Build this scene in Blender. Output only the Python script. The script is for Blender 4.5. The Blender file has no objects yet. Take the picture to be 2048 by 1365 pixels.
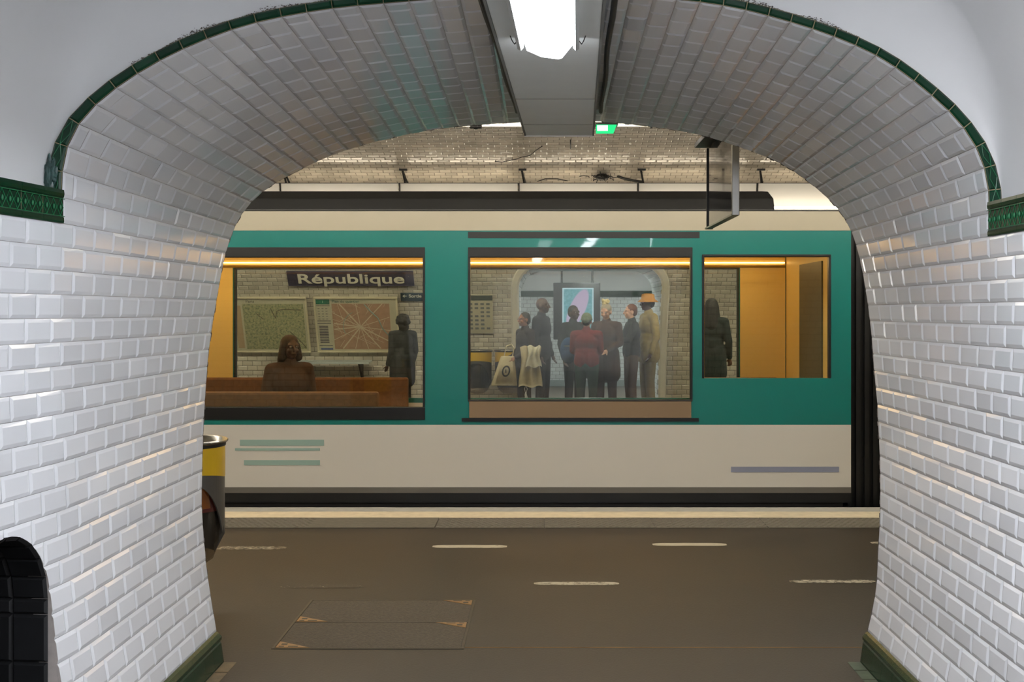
import bpy, bmesh, math, random
import numpy as np
from mathutils import Vector, Matrix
random.seed(7)
rng = np.random.default_rng(7)
SC = bpy.context.scene
COL = SC.collection
PI = math.pi

# ------------------------------------------------------------------ camera, world, exposure
F = 2400.0                      # focal length in pixels of the 2048-wide frame
EYE = 1.55
cam_d = bpy.data.cameras.new('camera')
cam_d.sensor_width = 36.0
cam_d.lens = 36.0 * F / 2048
cam_d.shift_x = (1024 - 1090) / 2048.0
cam_d.shift_y = (624 - 682.5) / 2048.0
cam_d.clip_start = 0.05
cam = bpy.data.objects.new('camera', cam_d)
cam.location = (0, 0, EYE)
cam.rotation_euler = (PI / 2, 0, 0)
COL.objects.link(cam)
SC.camera = cam
w = bpy.data.worlds.new('world')
w.use_nodes = True
w.node_tree.nodes['Background'].inputs[0].default_value = (0.8, 0.85, 0.9, 1)
w.node_tree.nodes['Background'].inputs[1].default_value = 0.02
SC.world = w
SC.view_settings.view_transform = 'Standard'
SC.view_settings.look = 'None'
SC.view_settings.gamma = 1
SC.view_settings.use_curve_mapping = False
SC.view_settings.exposure = 0.0
SC.cycles.max_bounces = 8
SC.cycles.diffuse_bounces = 4
SC.cycles.glossy_bounces = 4
SC.cycles.transparent_max_bounces = 12
SC.cycles.use_denoising = True
SC.cycles.caustics_reflective = False
SC.cycles.caustics_refractive = False

LAMP_CORRIDOR = 20.0
LAMP_ADDED = 122.0
LAMP_STATION = 85.0
LAMP_UP = 14.0
LAMP_NEAR_REAR = 26.0
LAMP_PANEL = 88.0
LAMP_PANEL_FAR = 13.0
LAMP_TRAIN = 16.0

# ------------------------------------------------------------------ materials
def srgb(c):
    c = [x / 255.0 for x in c]
    return tuple((x / 12.92 if x <= 0.04045 else ((x + 0.055) / 1.055) ** 2.4) for x in c) + (1,)

class NT:
    def __init__(s, m):
        s.t = m.node_tree
    def n(s, typ, **kw):
        nd = s.t.nodes.new(typ)
        for k, v in kw.items():
            setattr(nd, k, v)
        return nd
    def l(s, a, b):
        s.t.links.new(a, b)

def mat(name, col, rough=0.5, metal=0.0, spec=0.5, noise=0.0, nscale=8.0, bump=0.0, bscale=40.0, emit=None, estr=0.0, tint=0.0, coat=0.0):
    """plain principled material; noise = colour variation, tint = strength of the per-tile 'tint' attribute"""
    m = bpy.data.materials.new(name)
    m.use_nodes = True
    t = NT(m)
    b = m.node_tree.nodes['Principled BSDF']
    c = srgb(col)
    b.inputs['Base Color'].default_value = c
    b.inputs['Roughness'].default_value = rough
    b.inputs['Metallic'].default_value = metal
    b.inputs['Specular IOR Level'].default_value = spec
    b.inputs['Coat Weight'].default_value = coat
    if emit:
        b.inputs['Emission Color'].default_value = srgb(emit)
        b.inputs['Emission Strength'].default_value = estr
    tc = t.n('ShaderNodeTexCoord')
    cur = None
    if noise > 0:
        nz = t.n('ShaderNodeTexNoise'); nz.inputs['Scale'].default_value = nscale
        nz.inputs['Detail'].default_value = 5
        t.l(tc.outputs['Object'], nz.inputs['Vector'])
        mr = t.n('ShaderNodeMapRange')
        mr.inputs[1].default_value = 0.3; mr.inputs[2].default_value = 0.7
        mr.inputs[3].default_value = 1 - noise; mr.inputs[4].default_value = 1 + noise
        t.l(nz.outputs[0], mr.inputs[0])
        mx = t.n('ShaderNodeVectorMath', operation='SCALE')
        mx.inputs[0].default_value = c[:3]
        t.l(mr.outputs[0], mx.inputs['Scale'])
        cur = mx.outputs[0]
    if tint > 0:
        at = t.n('ShaderNodeAttribute'); at.attribute_name = 'tint'
        mr = t.n('ShaderNodeMapRange')
        mr.inputs[3].default_value = 1 - tint; mr.inputs[4].default_value = 1 + tint * 0.35
        t.l(at.outputs['Fac'], mr.inputs[0])
        mx = t.n('ShaderNodeVectorMath', operation='SCALE')
        if cur: t.l(cur, mx.inputs[0])
        else: mx.inputs[0].default_value = c[:3]
        t.l(mr.outputs[0], mx.inputs['Scale'])
        cur = mx.outputs[0]
    if cur: t.l(cur, b.inputs['Base Color'])
    if bump > 0:
        nz = t.n('ShaderNodeTexNoise'); nz.inputs['Scale'].default_value = bscale
        nz.inputs['Detail'].default_value = 4
        t.l(tc.outputs['Object'], nz.inputs['Vector'])
        bp = t.n('ShaderNodeBump'); bp.inputs['Strength'].default_value = bump
        bp.inputs['Distance'].default_value = 0.01
        t.l(nz.outputs[0], bp.inputs['Height']); t.l(bp.outputs[0], b.inputs['Normal'])
    return m

def emis(name, col, strength):
    m = bpy.data.materials.new(name); m.use_nodes = True
    t = m.node_tree; t.nodes.clear()
    e = t.nodes.new('ShaderNodeEmission'); o = t.nodes.new('ShaderNodeOutputMaterial')
    e.inputs[0].default_value = srgb(col); e.inputs[1].default_value = strength
    t.links.new(e.outputs[0], o.inputs[0])
    return m

def glass(name, tintc, gloss=0.08, rough=0.02):
    m = bpy.data.materials.new(name); m.use_nodes = True
    t = m.node_tree; t.nodes.clear()
    o = t.nodes.new('ShaderNodeOutputMaterial'); mx = t.nodes.new('ShaderNodeMixShader')
    a = t.nodes.new('ShaderNodeBsdfTransparent'); g = t.nodes.new('ShaderNodeBsdfGlossy')
    a.inputs[0].default_value = tuple(tintc) + (1,)
    g.inputs['Roughness'].default_value = rough
    mx.inputs[0].default_value = gloss
    t.links.new(a.outputs[0], mx.inputs[1]); t.links.new(g.outputs[0], mx.inputs[2])
    t.links.new(mx.outputs[0], o.inputs[0])
    return m

def brick_mat(name, col, mortar, bw, bh, rough=0.25, axis='XZ', msize=0.004, bump=0.3):
    """running-bond tiles over flat backs of the station"""
    m = bpy.data.materials.new(name); m.use_nodes = True
    t = NT(m); b = m.node_tree.nodes['Principled BSDF']
    tc = t.n('ShaderNodeTexCoord'); sp = t.n('ShaderNodeSeparateXYZ'); cb = t.n('ShaderNodeCombineXYZ')
    t.l(tc.outputs['Object'], sp.inputs[0])
    t.l(sp.outputs[axis[0]], cb.inputs[0]); t.l(sp.outputs[axis[1]], cb.inputs[1])
    br = t.n('ShaderNodeTexBrick')
    br.inputs['Color1'].default_value = srgb(col)
    br.inputs['Color2'].default_value = srgb([x * 0.93 for x in col])
    br.inputs['Mortar'].default_value = srgb(mortar)
    br.inputs['Scale'].default_value = 1
    br.inputs['Mortar Size'].default_value = msize
    br.inputs['Brick Width'].default_value = bw
    br.inputs['Row Height'].default_value = bh
    t.l(cb.outputs[0], br.inputs['Vector'])
    t.l(br.outputs['Color'], b.inputs['Base Color'])
    bp = t.n('ShaderNodeBump'); bp.inputs['Strength'].default_value = bump; bp.inputs['Distance'].default_value = 0.004
    bp.invert = True
    t.l(br.outputs['Fac'], bp.inputs['Height']); t.l(bp.outputs[0], b.inputs['Normal'])
    b.inputs['Roughness'].default_value = rough
    return m

M = {}
M['tile'] = mat('white_tile', (222, 223, 226), rough=0.13, tint=0.10, noise=0.02, nscale=3)
M['grout'] = mat('grout', (168, 160, 154), rough=0.9, noise=0.25, nscale=12)
M['vtile'] = mat('station_tile', (205, 196, 180), rough=0.16, tint=0.22, noise=0.22, nscale=1.3)
M['vgrout'] = mat('station_grout', (70, 62, 54), rough=0.9)
M['green'] = mat('green_glaze', (12, 54, 34), rough=0.2, spec=0.35, tint=0.25, noise=0.1, nscale=8)
M['green_line'] = mat('green_glaze_light', (36, 104, 68), rough=0.25)
M['cream_joint'] = mat('cream_joint', (166, 150, 118), rough=0.9)
M['plaster'] = mat('white_plaster', (226, 226, 226), rough=0.55, noise=0.04, nscale=1.2, bump=0.06, bscale=5)
M['dirt'] = mat('soot_dirt', (92, 84, 78), rough=0.95, noise=0.3, nscale=30)
M['niche'] = mat('black_paint', (17, 18, 20), rough=0.55, tint=0.4, noise=0.3)
M['niche_joint'] = mat('black_joint', (9, 9, 10), rough=0.8)
M['duct'] = mat('duct_grey', (232, 236, 234), rough=0.38, noise=0.02)
M['duct_edge'] = mat('duct_edge', (120, 122, 120), rough=0.5)
M['lamp_body'] = mat('lamp_body', (190, 192, 190), rough=0.4)
M['lamp_on'] = emis('corridor_light', (245, 248, 255), LAMP_CORRIDOR)
M['lamp_bright'] = emis('corridor_light_right', (245, 248, 255), LAMP_ADDED)  # for the unseen lamps added on the right
M['tube_on'] = emis('station_tube', (255, 246, 232), LAMP_STATION)
M['tube_front'] = emis('station_front_tube', (255, 247, 234), LAMP_PANEL)
M['tube_front_far'] = emis('station_front_tube_far', (255, 242, 222), LAMP_PANEL_FAR)
M['tube_near_rear'] = emis('near_rear_tube', (255, 246, 232), LAMP_NEAR_REAR)
M['tube_up'] = emis('station_up_tube', (255, 238, 210), LAMP_UP)
M['train_on'] = emis('train_light', (255, 208, 140), LAMP_TRAIN)
M['panel_white'] = mat('reflector_white', (236, 232, 222), rough=0.5)
M['dark_metal'] = mat('dark_metal', (34, 33, 32), rough=0.5, metal=0.3)
M['steel'] = mat('steel', (170, 168, 162), rough=0.25, metal=1.0, noise=0.05, nscale=30)
M['black'] = mat('black_rubber', (14, 14, 14), rough=0.5)
M['asphalt_floor'] = mat('asphalt', (46, 38, 28), rough=0.55, spec=0.35, noise=0.13, nscale=1.6, bump=0.12, bscale=90)
M['far_floor'] = mat('far_asphalt', (92, 86, 78), rough=0.5, noise=0.1, nscale=2)
M['stone_pale'] = mat('edge_stone', (204, 190, 162), rough=0.75, noise=0.09, nscale=14, bump=0.2)
M['nosing'] = mat('edge_nosing', (172, 168, 158), rough=0.7, noise=0.08, nscale=14)
M['tactile'] = mat('tactile_slab', (88, 83, 72), rough=0.75, noise=0.12, nscale=22, bump=0.3)
M['ballast'] = mat('track_bed', (22, 20, 18), rough=0.9)
M['cream'] = mat('train_cream', (202, 197, 187), rough=0.35, coat=0.2)
M['cornice'] = mat('cornice_cream', (166, 158, 138), rough=0.4)  # train cream darkened: weaker light on the cornice is put into its colour
M['teal'] = mat('train_teal', (3, 104, 97), rough=0.35, coat=0.2)
M['train_black'] = mat('train_black', (7, 7, 7), rough=0.45)
M['train_glass'] = glass('train_glass', (0.93, 0.94, 0.90), 0.03)
M['train_wall'] = mat('train_wall', (220, 194, 118), rough=0.5)
M['train_ceiling'] = mat('train_ceiling', (200, 170, 120), rough=0.6)
M['train_floor'] = mat('train_floor', (60, 54, 46), rough=0.6)
M['seat_orange'] = mat('seat_fabric', (104, 70, 38), rough=0.8, noise=0.2, nscale=30)
M['sill_brown'] = mat('sill_brown', (126, 104, 78), rough=0.5)
M['pale_teal'] = mat('pale_teal_print', (142, 166, 156), rough=0.4)
M['pale_blue'] = mat('pale_blue_print', (128, 132, 150), rough=0.4)

# ------------------------------------------------------------------ object helpers
def link_mesh(name, verts, faces, m, parent=None, local=False, smooth=False, mats=None, fmat=None, tint=None, bevel=0.0):
    me = bpy.data.meshes.new(name)
    v = np.asarray(verts, dtype=float).reshape(-1, 3)
    if parent is not None and not local:
        p = parent
        off = np.zeros(3)
        while p is not None:
            off += np.array(p.location); p = p.parent
        v = v - off
    me.from_pydata(v.tolist(), [], [tuple(int(i) for i in f) for f in faces])
    for mm in (mats or [m]):
        me.materials.append(mm)
    if fmat is not None:
        me.polygons.foreach_set('material_index', list(fmat))
    if tint is not None:
        a = me.attributes.new('tint', 'FLOAT', 'FACE'); a.data.foreach_set('value', list(tint))
    if smooth:
        me.polygons.foreach_set('use_smooth', [True] * len(me.polygons))
    me.update()
    o = bpy.data.objects.new(name, me)
    COL.objects.link(o)
    if parent is not None:
        o.parent = parent
    if bevel > 0:
        b = o.modifiers.new('edge', 'BEVEL'); b.width = bevel; b.segments = 2; b.limit_method = 'ANGLE'
    return o

class MB:
    def __init__(s):
        s.v = []; s.f = []; s.fm = []; s.cur = 0
    def add(s, vs, fs):
        o = len(s.v); s.v += [tuple(p) for p in vs]
        for f in fs:
            s.f.append(tuple(i + o for i in f)); s.fm.append(s.cur)
        return s
    def box(s, x0, x1, y0, y1, z0, z1):
        vs = [(x0, y0, z0), (x1, y0, z0), (x1, y1, z0), (x0, y1, z0), (x0, y0, z1), (x1, y0, z1), (x1, y1, z1), (x0, y1, z1)]
        return s.add(vs, [(0, 3, 2, 1), (4, 5, 6, 7), (0, 1, 5, 4), (1, 2, 6, 5), (2, 3, 7, 6), (3, 0, 4, 7)])
    def quad(s, a, b, c, d):
        return s.add([a, b, c, d], [(0, 1, 2, 3)])
    def tube(s, pts, r, n=10, r2=None):
        pts = [Vector(p) for p in pts]; rings = []
        up = Vector((0.13, 0.31, 0.94)).normalized()
        for i, p in enumerate(pts):
            d = (pts[min(i + 1, len(pts) - 1)] - pts[max(i - 1, 0)]).normalized()
            if abs(d.dot(up)) > 0.98: up = Vector((1, 0, 0))
            a = d.cross(up).normalized(); b = d.cross(a)
            rr = r if r2 is None else r + (r2 - r) * i / (len(pts) - 1)
            rings.append([p + (a * math.cos(2 * PI * k / n) + b * math.sin(2 * PI * k / n)) * rr for k in range(n)])
        vs = [q for rg in rings for q in rg]; fs = []
        for i in range(len(rings) - 1):
            for k in range(n):
                fs.append((i * n + k, i * n + (k + 1) % n, (i + 1) * n + (k + 1) % n, (i + 1) * n + k))
        fs.append(tuple(range(n))[::-1]); fs.append(tuple((len(rings) - 1) * n + k for k in range(n)))
        return s.add(vs, fs)
    def lathe(s, prof, c=(0, 0, 0), n=32, sx=1, sy=1, cap=True):
        vs = []; fs = []
        for (r, z) in prof:
            for k in range(n):
                a = 2 * PI * k / n
                vs.append((c[0] + r * sx * math.cos(a), c[1] + r * sy * math.sin(a), c[2] + z))
        for i in range(len(prof) - 1):
            for k in range(n):
                fs.append((i * n + k, i * n + (k + 1) % n, (i + 1) * n + (k + 1) % n, (i + 1) * n + k))
        if cap:
            fs.append(tuple(range(n))[::-1]); fs.append(tuple((len(prof) - 1) * n + k for k in range(n)))
        return s.add(vs, fs)
    def prism(s, poly, axis, a0, a1):
        """poly: list of 2-D points; axis 'x': (y,z); 'y': (x,z); 'z': (x,y)"""
        def P(p, a):
            return {'x': (a, p[0], p[1]), 'y': (p[0], a, p[1]), 'z': (p[0], p[1], a)}[axis]
        n = len(poly)
        vs = [P(p, a0) for p in poly] + [P(p, a1) for p in poly]
        fs = [tuple(range(n))[::-1], tuple(range(n, 2 * n))] + [(i, (i + 1) % n, (i + 1) % n + n, i + n) for i in range(n)]
        return s.add(vs, fs)
    def ball(s, c, r, n=14, m=9):
        if not hasattr(r, '__len__'): r = (r, r, r)
        vs = [(c[0], c[1], c[2] - r[2])]; fs = []
        for i in range(1, m):
            t = -PI / 2 + PI * i / m
            for k in range(n):
                a = 2 * PI * k / n
                vs.append((c[0] + r[0] * math.cos(t) * math.cos(a), c[1] + r[1] * math.cos(t) * math.sin(a), c[2] + r[2] * math.sin(t)))
        vs.append((c[0], c[1], c[2] + r[2])); top = len(vs) - 1
        for k in range(n):
            fs.append((0, 1 + (k + 1) % n, 1 + k)); fs.append((top, 1 + (m - 2) * n + k, 1 + (m - 2) * n + (k + 1) % n))
        for i in range(m - 2):
            for k in range(n):
                a = 1 + i * n + k; b = 1 + i * n + (k + 1) % n
                fs.append((a, b, b + n, a + n))
        return s.add(vs, fs)
    def cap(s, p, q, r1, r2, n=14):
        """closed tapered capsule"""
        p = Vector(p); q = Vector(q); d = (q - p); L = d.length
        d = d / L if L > 1e-6 else Vector((0, 0, 1))
        up = Vector((0, 0, 1)) if abs(d.z) < 0.9 else Vector((1, 0, 0))
        a = d.cross(up).normalized(); b = d.cross(a)
        st = []
        for i in range(1, 5):
            t = PI / 2 * i / 5; st.append((p - d * r1 * math.cos(t), r1 * math.sin(t)))
        st.append((p, r1)); st.append((q, r2))
        for i in range(1, 5):
            t = PI / 2 * i / 5; st.append((q + d * r2 * math.sin(t), r2 * math.cos(t)))
        vs = [p - d * r1]; fs = []
        for (c, r) in st:
            for k in range(n):
                an = 2 * PI * k / n; vs.append(c + (a * math.cos(an) + b * math.sin(an)) * r)
        vs.append(q + d * r2); top = len(vs) - 1; m = len(st)
        for k in range(n):
            fs.append((0, 1 + k, 1 + (k + 1) % n)); fs.append((top, 1 + (m - 1) * n + (k + 1) % n, 1 + (m - 1) * n + k))
        for i in range(m - 1):
            for k in range(n):
                x = 1 + i * n + k; y = 1 + i * n + (k + 1) % n
                fs.append((x, x + n, y + n, y))
        return s.add(vs, fs)
    def build(s, name, m, parent=None, local=False, smooth=False, bevel=0.0, mats=None, tint=None):
        return link_mesh(name, s.v, s.f, m, parent, local, smooth, mats, s.fm if mats else None, tint, bevel)

def empty(name, loc=(0, 0, 0), rot=(0, 0, 0)):
    o = bpy.data.objects.new(name, None); o.empty_display_size = 0.1
    o.location = loc; o.rotation_euler = rot; COL.objects.link(o); return o

def tag(o, label, cat, group=None, kind=None):
    o['label'] = label; o['category'] = cat
    if group: o['group'] = group
    if kind: o['kind'] = kind
    return o

def struct(o, label=None):
    o['kind'] = 'structure'
    if label: o['label'] = label
    return o

def copy_tree(o, parent=None):
    c = o.copy(); COL.objects.link(c)
    if parent is not None: c.parent = parent
    for ch in list(o.children):
        copy_tree(ch, c)
    return c

def text_part(name, s, size, loc, m, parent=None, bold=0.0, width=None, rot=(PI / 2, 0, 0), thick=0.002):
    cu = bpy.data.curves.new(name, 'FONT'); cu.body = s; cu.size = size; cu.offset = bold
    cu.extrude = thick; cu.align_x = 'CENTER'; cu.align_y = 'CENTER'
    tmp = bpy.data.objects.new('tmp_text', cu); COL.objects.link(tmp)
    dg = bpy.context.evaluated_depsgraph_get()
    me = bpy.data.meshes.new_from_object(tmp.evaluated_get(dg))
    bpy.data.objects.remove(tmp)
    me.materials.clear(); me.materials.append(m)
    o = bpy.data.objects.new(name, me); COL.objects.link(o)
    if width:
        xs = [v.co.x for v in me.vertices]; sc = width / (max(xs) - min(xs))
        for v in me.vertices: v.co.x *= sc
    o.location = loc; o.rotation_euler = rot
    if parent: o.parent = parent
    return o

def V(*a): return np.array(a, dtype=float)

def tile_mesh(quads, normals, grout=0.0007, bev=0.012, h=0.0045, closed=False, wob=0.0004, back=0.004):
    """quads: list of 4 corners (a b c d around); returns verts, faces, tint: a pillow-bevelled tile for each"""
    vs = []; fs = []; tn = []
    for q, nrm in zip(quads, normals):
        a, b, c, d = [np.asarray(p, float) for p in q]
        w1 = (np.linalg.norm(b - a) + np.linalg.norm(c - d)) / 2; h1 = (np.linalg.norm(d - a) + np.linalg.norm(c - b)) / 2
        if w1 < 0.008 or h1 < 0.008: continue
        def P(s_, t_):
            return a * (1 - s_) * (1 - t_) + b * s_ * (1 - t_) + c * s_ * t_ + d * (1 - s_) * t_
        gs, gt = min(grout / w1, .2), min(grout / h1, .2)
        bs, bt = min((grout + bev) / w1, .4), min((grout + bev) / h1, .4)
        o = len(vs); r = rng.random()
        out = [P(gs, gt), P(1 - gs, gt), P(1 - gs, 1 - gt), P(gs, 1 - gt)]
        wv = rng.normal(0, wob, 3)
        inn = [P(bs, bt) + nrm * (h + wv[0] + wv[1]), P(1 - bs, bt) + nrm * (h + wv[0] - wv[1]),
               P(1 - bs, 1 - bt) + nrm * (h + wv[0] - wv[1] + wv[2]), P(bs, 1 - bt) + nrm * (h + wv[0] + wv[1] + wv[2])]
        vs += out + inn
        ff = [(4, 5, 6, 7), (0, 1, 5, 4), (1, 2, 6, 5), (2, 3, 7, 6), (3, 0, 4, 7)]
        nq = np.cross(b - a, d - a)
        flip = np.dot(nq, nrm) < 0
        if closed:
            vs += [p - nrm * back for p in out]
            ff += [(8, 9, 1, 0), (9, 10, 2, 1), (10, 11, 3, 2), (11, 8, 0, 3), (11, 10, 9, 8)]
        for f in ff:
            f = tuple(i + o for i in f)
            fs.append(f[::-1] if flip else f); tn.append(r)
    return vs, fs, tn

# ------------------------------------------------------------------ station section
YC, HA, HH, NE = 12.2, 6.89, 4.1, 2.2
def wall_y(z, far=False):
    z = max(0.0, min(z, HH))
    d = HA * max(0.0, 1 - (z / HH) ** NE) ** (1 / NE)
    return YC + d if far else YC - d

def on_near_wall(px, py):
    D = 5.5
    for _ in range(60):
        z = EYE - (py - 624) * D / F
        D = 0.5 * D + 0.5 * wall_y(z)
    return V((px - 1090) * D / F, D, EYE - (py - 624) * D / F)

def on_mouth(px, py):
    u = (px - 1090) / F
    D = 4.026 / (1 - 0.0804 * u)
    return V(u * D, D, EYE - (py - 624) * D / F)

FAR_L = [(444, 1326), (433, 1265), (427, 1230), (412, 1133), (408, 1089), (403, 1016), (404, 928), (406, 869), (407, 836), (411, 778), (416, 708), (426, 638), (437, 576),
         (448, 517), (459, 474), (473, 439), (492, 411), (535, 371), (601, 339), (636, 320), (687, 300), (718, 291), (813, 268), (868, 257), (943, 250), (1032, 244), (1110, 240)]
FAR_R = [(1720, 1304), (1736, 1262), (1742, 1238), (1754, 1172), (1757, 1097), (1761, 1031), (1760, 899), (1757, 858), (1755, 800), (1749, 748), (1744, 675), (1735, 598),
         (1724, 536), (1711, 481), (1694, 433), (1679, 420), (1653, 390), (1626, 371), (1603, 350), (1550, 318), (1489, 297), (1404, 268), (1325, 255), (1194, 241), (1110, 240)]
NEAR_L = [(124, 445), (123, 318), (140, 270), (161, 239), (191, 208), (222, 183), (256, 159), (294, 135), (335, 113), (373, 94), (412, 79), (451, 63), (492, 50), (533, 39),
          (581, 31), (619, 24), (663, 17), (700, 13)]
NEAR_R = [(1979, 473), (1977, 352), (1962, 311), (1942, 273), (1916, 238), (1884, 209), (1849, 179), (1818, 154), (1783, 128), (1748, 108), (1706, 88), (1666, 73), (1625, 57),
          (1583, 46), (1543, 33), (1499, 22), (1459, 13), (1400, 4)]
ZS = 1.835       # top of the last straight course, foot of the frieze
ZB = 0.135       # top of the skirting
N1, N2 = 22, 24

def resample(pts, n):
    pts = np.array(pts); seg = np.linalg.norm(np.diff(pts, axis=0), axis=1); s = np.concatenate([[0], np.cumsum(seg)])
    t = np.linspace(0, s[-1], n + 1)
    return np.stack([np.interp(t, s, pts[:, i]) for i in range(3)], axis=1)

def smooth(p, it=2):
    p = p.copy()
    for _ in range(it):
        q = p.copy(); q[1:-1] = 0.25 * p[:-2] + 0.5 * p[1:-1] + 0.25 * p[2:]; p = q
    return p

ZSL, ZSR = 1.838, 1.811
def side_profiles(far_px, near_px, ZS):
    far = np.array([on_near_wall(*p) for p in far_px])
    near = np.array([on_mouth(*p) for p in near_px] + [V(0.05, 4.03, 2.635)])
    zf, xf, yf = far[:, 2], far[:, 0], far[:, 1]
    zl = np.linspace(ZB, ZS, N1 + 1)
    far_low = np.stack([np.interp(zl, zf[:15], xf[:15]), [wall_y(z) for z in zl], zl], axis=1)
    xs_far = far_low[-1, 0]; n0 = near[0]
    near_low = np.stack([far_low[:, 0] * (n0[0] / xs_far), np.full(N1 + 1, n0[1]), zl], axis=1)
    k = next(i for i in range(len(far)) if far[i, 2] > ZS + 0.02)
    far_up = resample([far_low[-1]] + list(far[k:]), N2)
    near_up = resample([near_low[-1]] + list(near[1:]), N2)
    far_up = smooth(far_up, 2); near_up = smooth(near_up, 1)
    base_x = on_near_wall(*far_px[0])[0]
    return near_low, far_low, near_up, far_up, base_x

PL = side_profiles(FAR_L, NEAR_L, ZSL)
PR = side_profiles(FAR_R, NEAR_R, ZSR)
CDL, CDR = V(-0.10, -1.0, 0.0), V(0.0, -1.0, 0.0)     # the corridor widens a little towards us on the left
TW, TWC = 0.18, 0.155               # tile lengths
CENTER = V(0, 5, 1.2)

def course_quads(N_lo, N_hi, E_lo, E_hi, off, C_lo=None, C_hi=None):
    """tiles of one course: from near points N to end points E, and backwards to the corridor end C"""
    L = (np.linalg.norm(E_lo - N_lo) + np.linalg.norm(E_hi - N_hi)) / 2
    edges = [off * TW]
    while edges[-1] < L: edges.append(edges[-1] + TW)
    if L - edges[-2] < .03 and len(edges) > 2: edges.pop(-2)
    edges[-1] = L
    if C_lo is not None:
        LC = (np.linalg.norm(C_lo - N_lo) + np.linalg.norm(C_hi - N_hi)) / 2
        e = edges[0] - TWC
        while e > -LC: edges.insert(0, e); e -= TWC
        edges.insert(0, -LC)
    elif off > 0: edges.insert(0, 0.0)
    def P(s, N, E, C):
        return N + (E - N) * (s / L) if s >= 0 else N + (C - N) * (-s / LC)
    out = []
    for a, b in zip(edges[:-1], edges[1:]):
        if b - a > 0.012:
            out.append((P(a, N_lo, E_lo, C_lo), P(b, N_lo, E_lo, C_lo), P(b, N_hi, E_hi, C_hi), P(a, N_hi, E_hi, C_hi)))
    return out

def inward(q, c=None):
    a, b, cc, d = q
    n = np.cross(b - a, d - a); n = n / np.linalg.norm(n)
    m = (a + b + cc + d) / 4; t = (V(0, m[1], 1.2) if c is None else c) - m
    return n if np.dot(n, t) > 0 else -n

def loft_tiles(name, near, far, j0=0, closed=False, label=None):
    quads, nr, base = [], [], MB()
    for j in range(len(near) - 1):
        qs = course_quads(near[j], near[j + 1], far[j], far[j + 1], 0.5 if (j + j0) % 2 else 0.0)
        for q in qs:
            quads.append(q); nr.append(inward(q))
        q = (near[j], far[j], far[j + 1], near[j + 1]); n = inward(q)
        q = [p - n * 0.0025 for p in q]
        base.quad(*q)
    vs, fs, tn = tile_mesh(quads, nr, closed=closed)
    o = len(vs); fm = [0] * len(fs)
    vs = vs + base.v; fs = fs + [tuple(i + o for i in f) for f in base.f]
    fm += [1] * len(base.f); tn += [0.5] * len(base.f)
    return struct(link_mesh(name, vs, fs, None, mats=[M['tile'], M['grout']], fmat=fm, tint=tn), label)

loft_tiles('ceiling_vault_left', PL[2], PL[3], 0, label='white bevelled tile vault over the passage, left half')
loft_tiles('ceiling_vault_right', PR[2], PR[3], 1, label='white bevelled tile vault over the passage, right half')

# corridor walls (towards and behind the camera)
CLEN = 6.0
def side_wall(name, P, j0, side, CD, label):
    near, far = P[0], P[1]; end = near + CD * CLEN
    quads, nr = [], []
    for j in range(N1):
        for q in course_quads(near[j], near[j + 1], far[j], far[j + 1], 0.5 if (j + j0) % 2 else 0.0, end[j], end[j + 1]):
            quads.append(q); nr.append(inward(q))
    vs, fs, tn = tile_mesh(quads, nr, closed=side < 0, wob=0.0003)
    fm = [0] * len(fs)
    out = V(side, 0, 0)
    o = len(vs); n = len(near)
    if side > 0:
        st = [p + out * .003 for p in end] + [p + out * .003 for p in near] + [p + out * .003 for p in far]
        vs = vs + st
        for k in range(2):
            for i in range(n - 1): a_ = o + k * n + i; fs.append((a_, a_ + 1, a_ + n + 1, a_ + n))
        fm += [1] * (len(fs) - len(fm)); tn += [.5] * (len(fs) - len(tn))
        return struct(link_mesh(name, vs, fs, None, mats=[M['tile'], M['grout']], fmat=fm, tint=tn), label)
    S = [end, near, far]
    for d_ in (.0045, .06):
        for q in S: vs = vs + [p + out * d_ for p in q]
    def ix(k, i): return o + k * n + i
    for k in range(2):
        for i in range(n - 1):
            fs += [(ix(k, i), ix(k + 1, i), ix(k + 1, i + 1), ix(k, i + 1)), (ix(k + 3, i + 1), ix(k + 4, i + 1), ix(k + 4, i), ix(k + 3, i))]
        fs += [(ix(k, 0), ix(k + 3, 0), ix(k + 4, 0), ix(k + 1, 0)), (ix(k, n - 1), ix(k + 1, n - 1), ix(k + 4, n - 1), ix(k + 3, n - 1))]
    for i in range(n - 1):
        fs += [(ix(0, i), ix(0, i + 1), ix(3, i + 1), ix(3, i)), (ix(2, i), ix(5, i), ix(5, i + 1), ix(2, i + 1))]
    fm += [1] * (len(fs) - len(fm)); tn += [.5] * (len(fs) - len(tn))
    w_ = link_mesh('tmp_wall', vs, fs, None, mats=[M['tile'], M['grout']], fmat=fm, tint=tn)
    bm = bmesh.new(); bm.from_mesh(w_.data); bmesh.ops.recalc_face_normals(bm, faces=bm.faces); bm.to_mesh(w_.data); bm.free()
    c = MB(); c.prism(NICHE_OUTLINE, 'x', -0.3, 0.3)
    cut = c.build('tmp_cut', M['grout'])
    cut.matrix_world = NICHE_M
    bpy.context.view_layer.update()
    bo = w_.modifiers.new('b', 'BOOLEAN'); bo.object = cut; bo.solver = 'EXACT'; bo.operation = 'DIFFERENCE'
    dg = bpy.context.evaluated_depsgraph_get()
    me = bpy.data.meshes.new_from_object(w_.evaluated_get(dg))
    bpy.data.objects.remove(w_); bpy.data.objects.remove(cut)
    o_ = bpy.data.objects.new(name, me); COL.objects.link(o_)
    return struct(o_, label)

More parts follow.
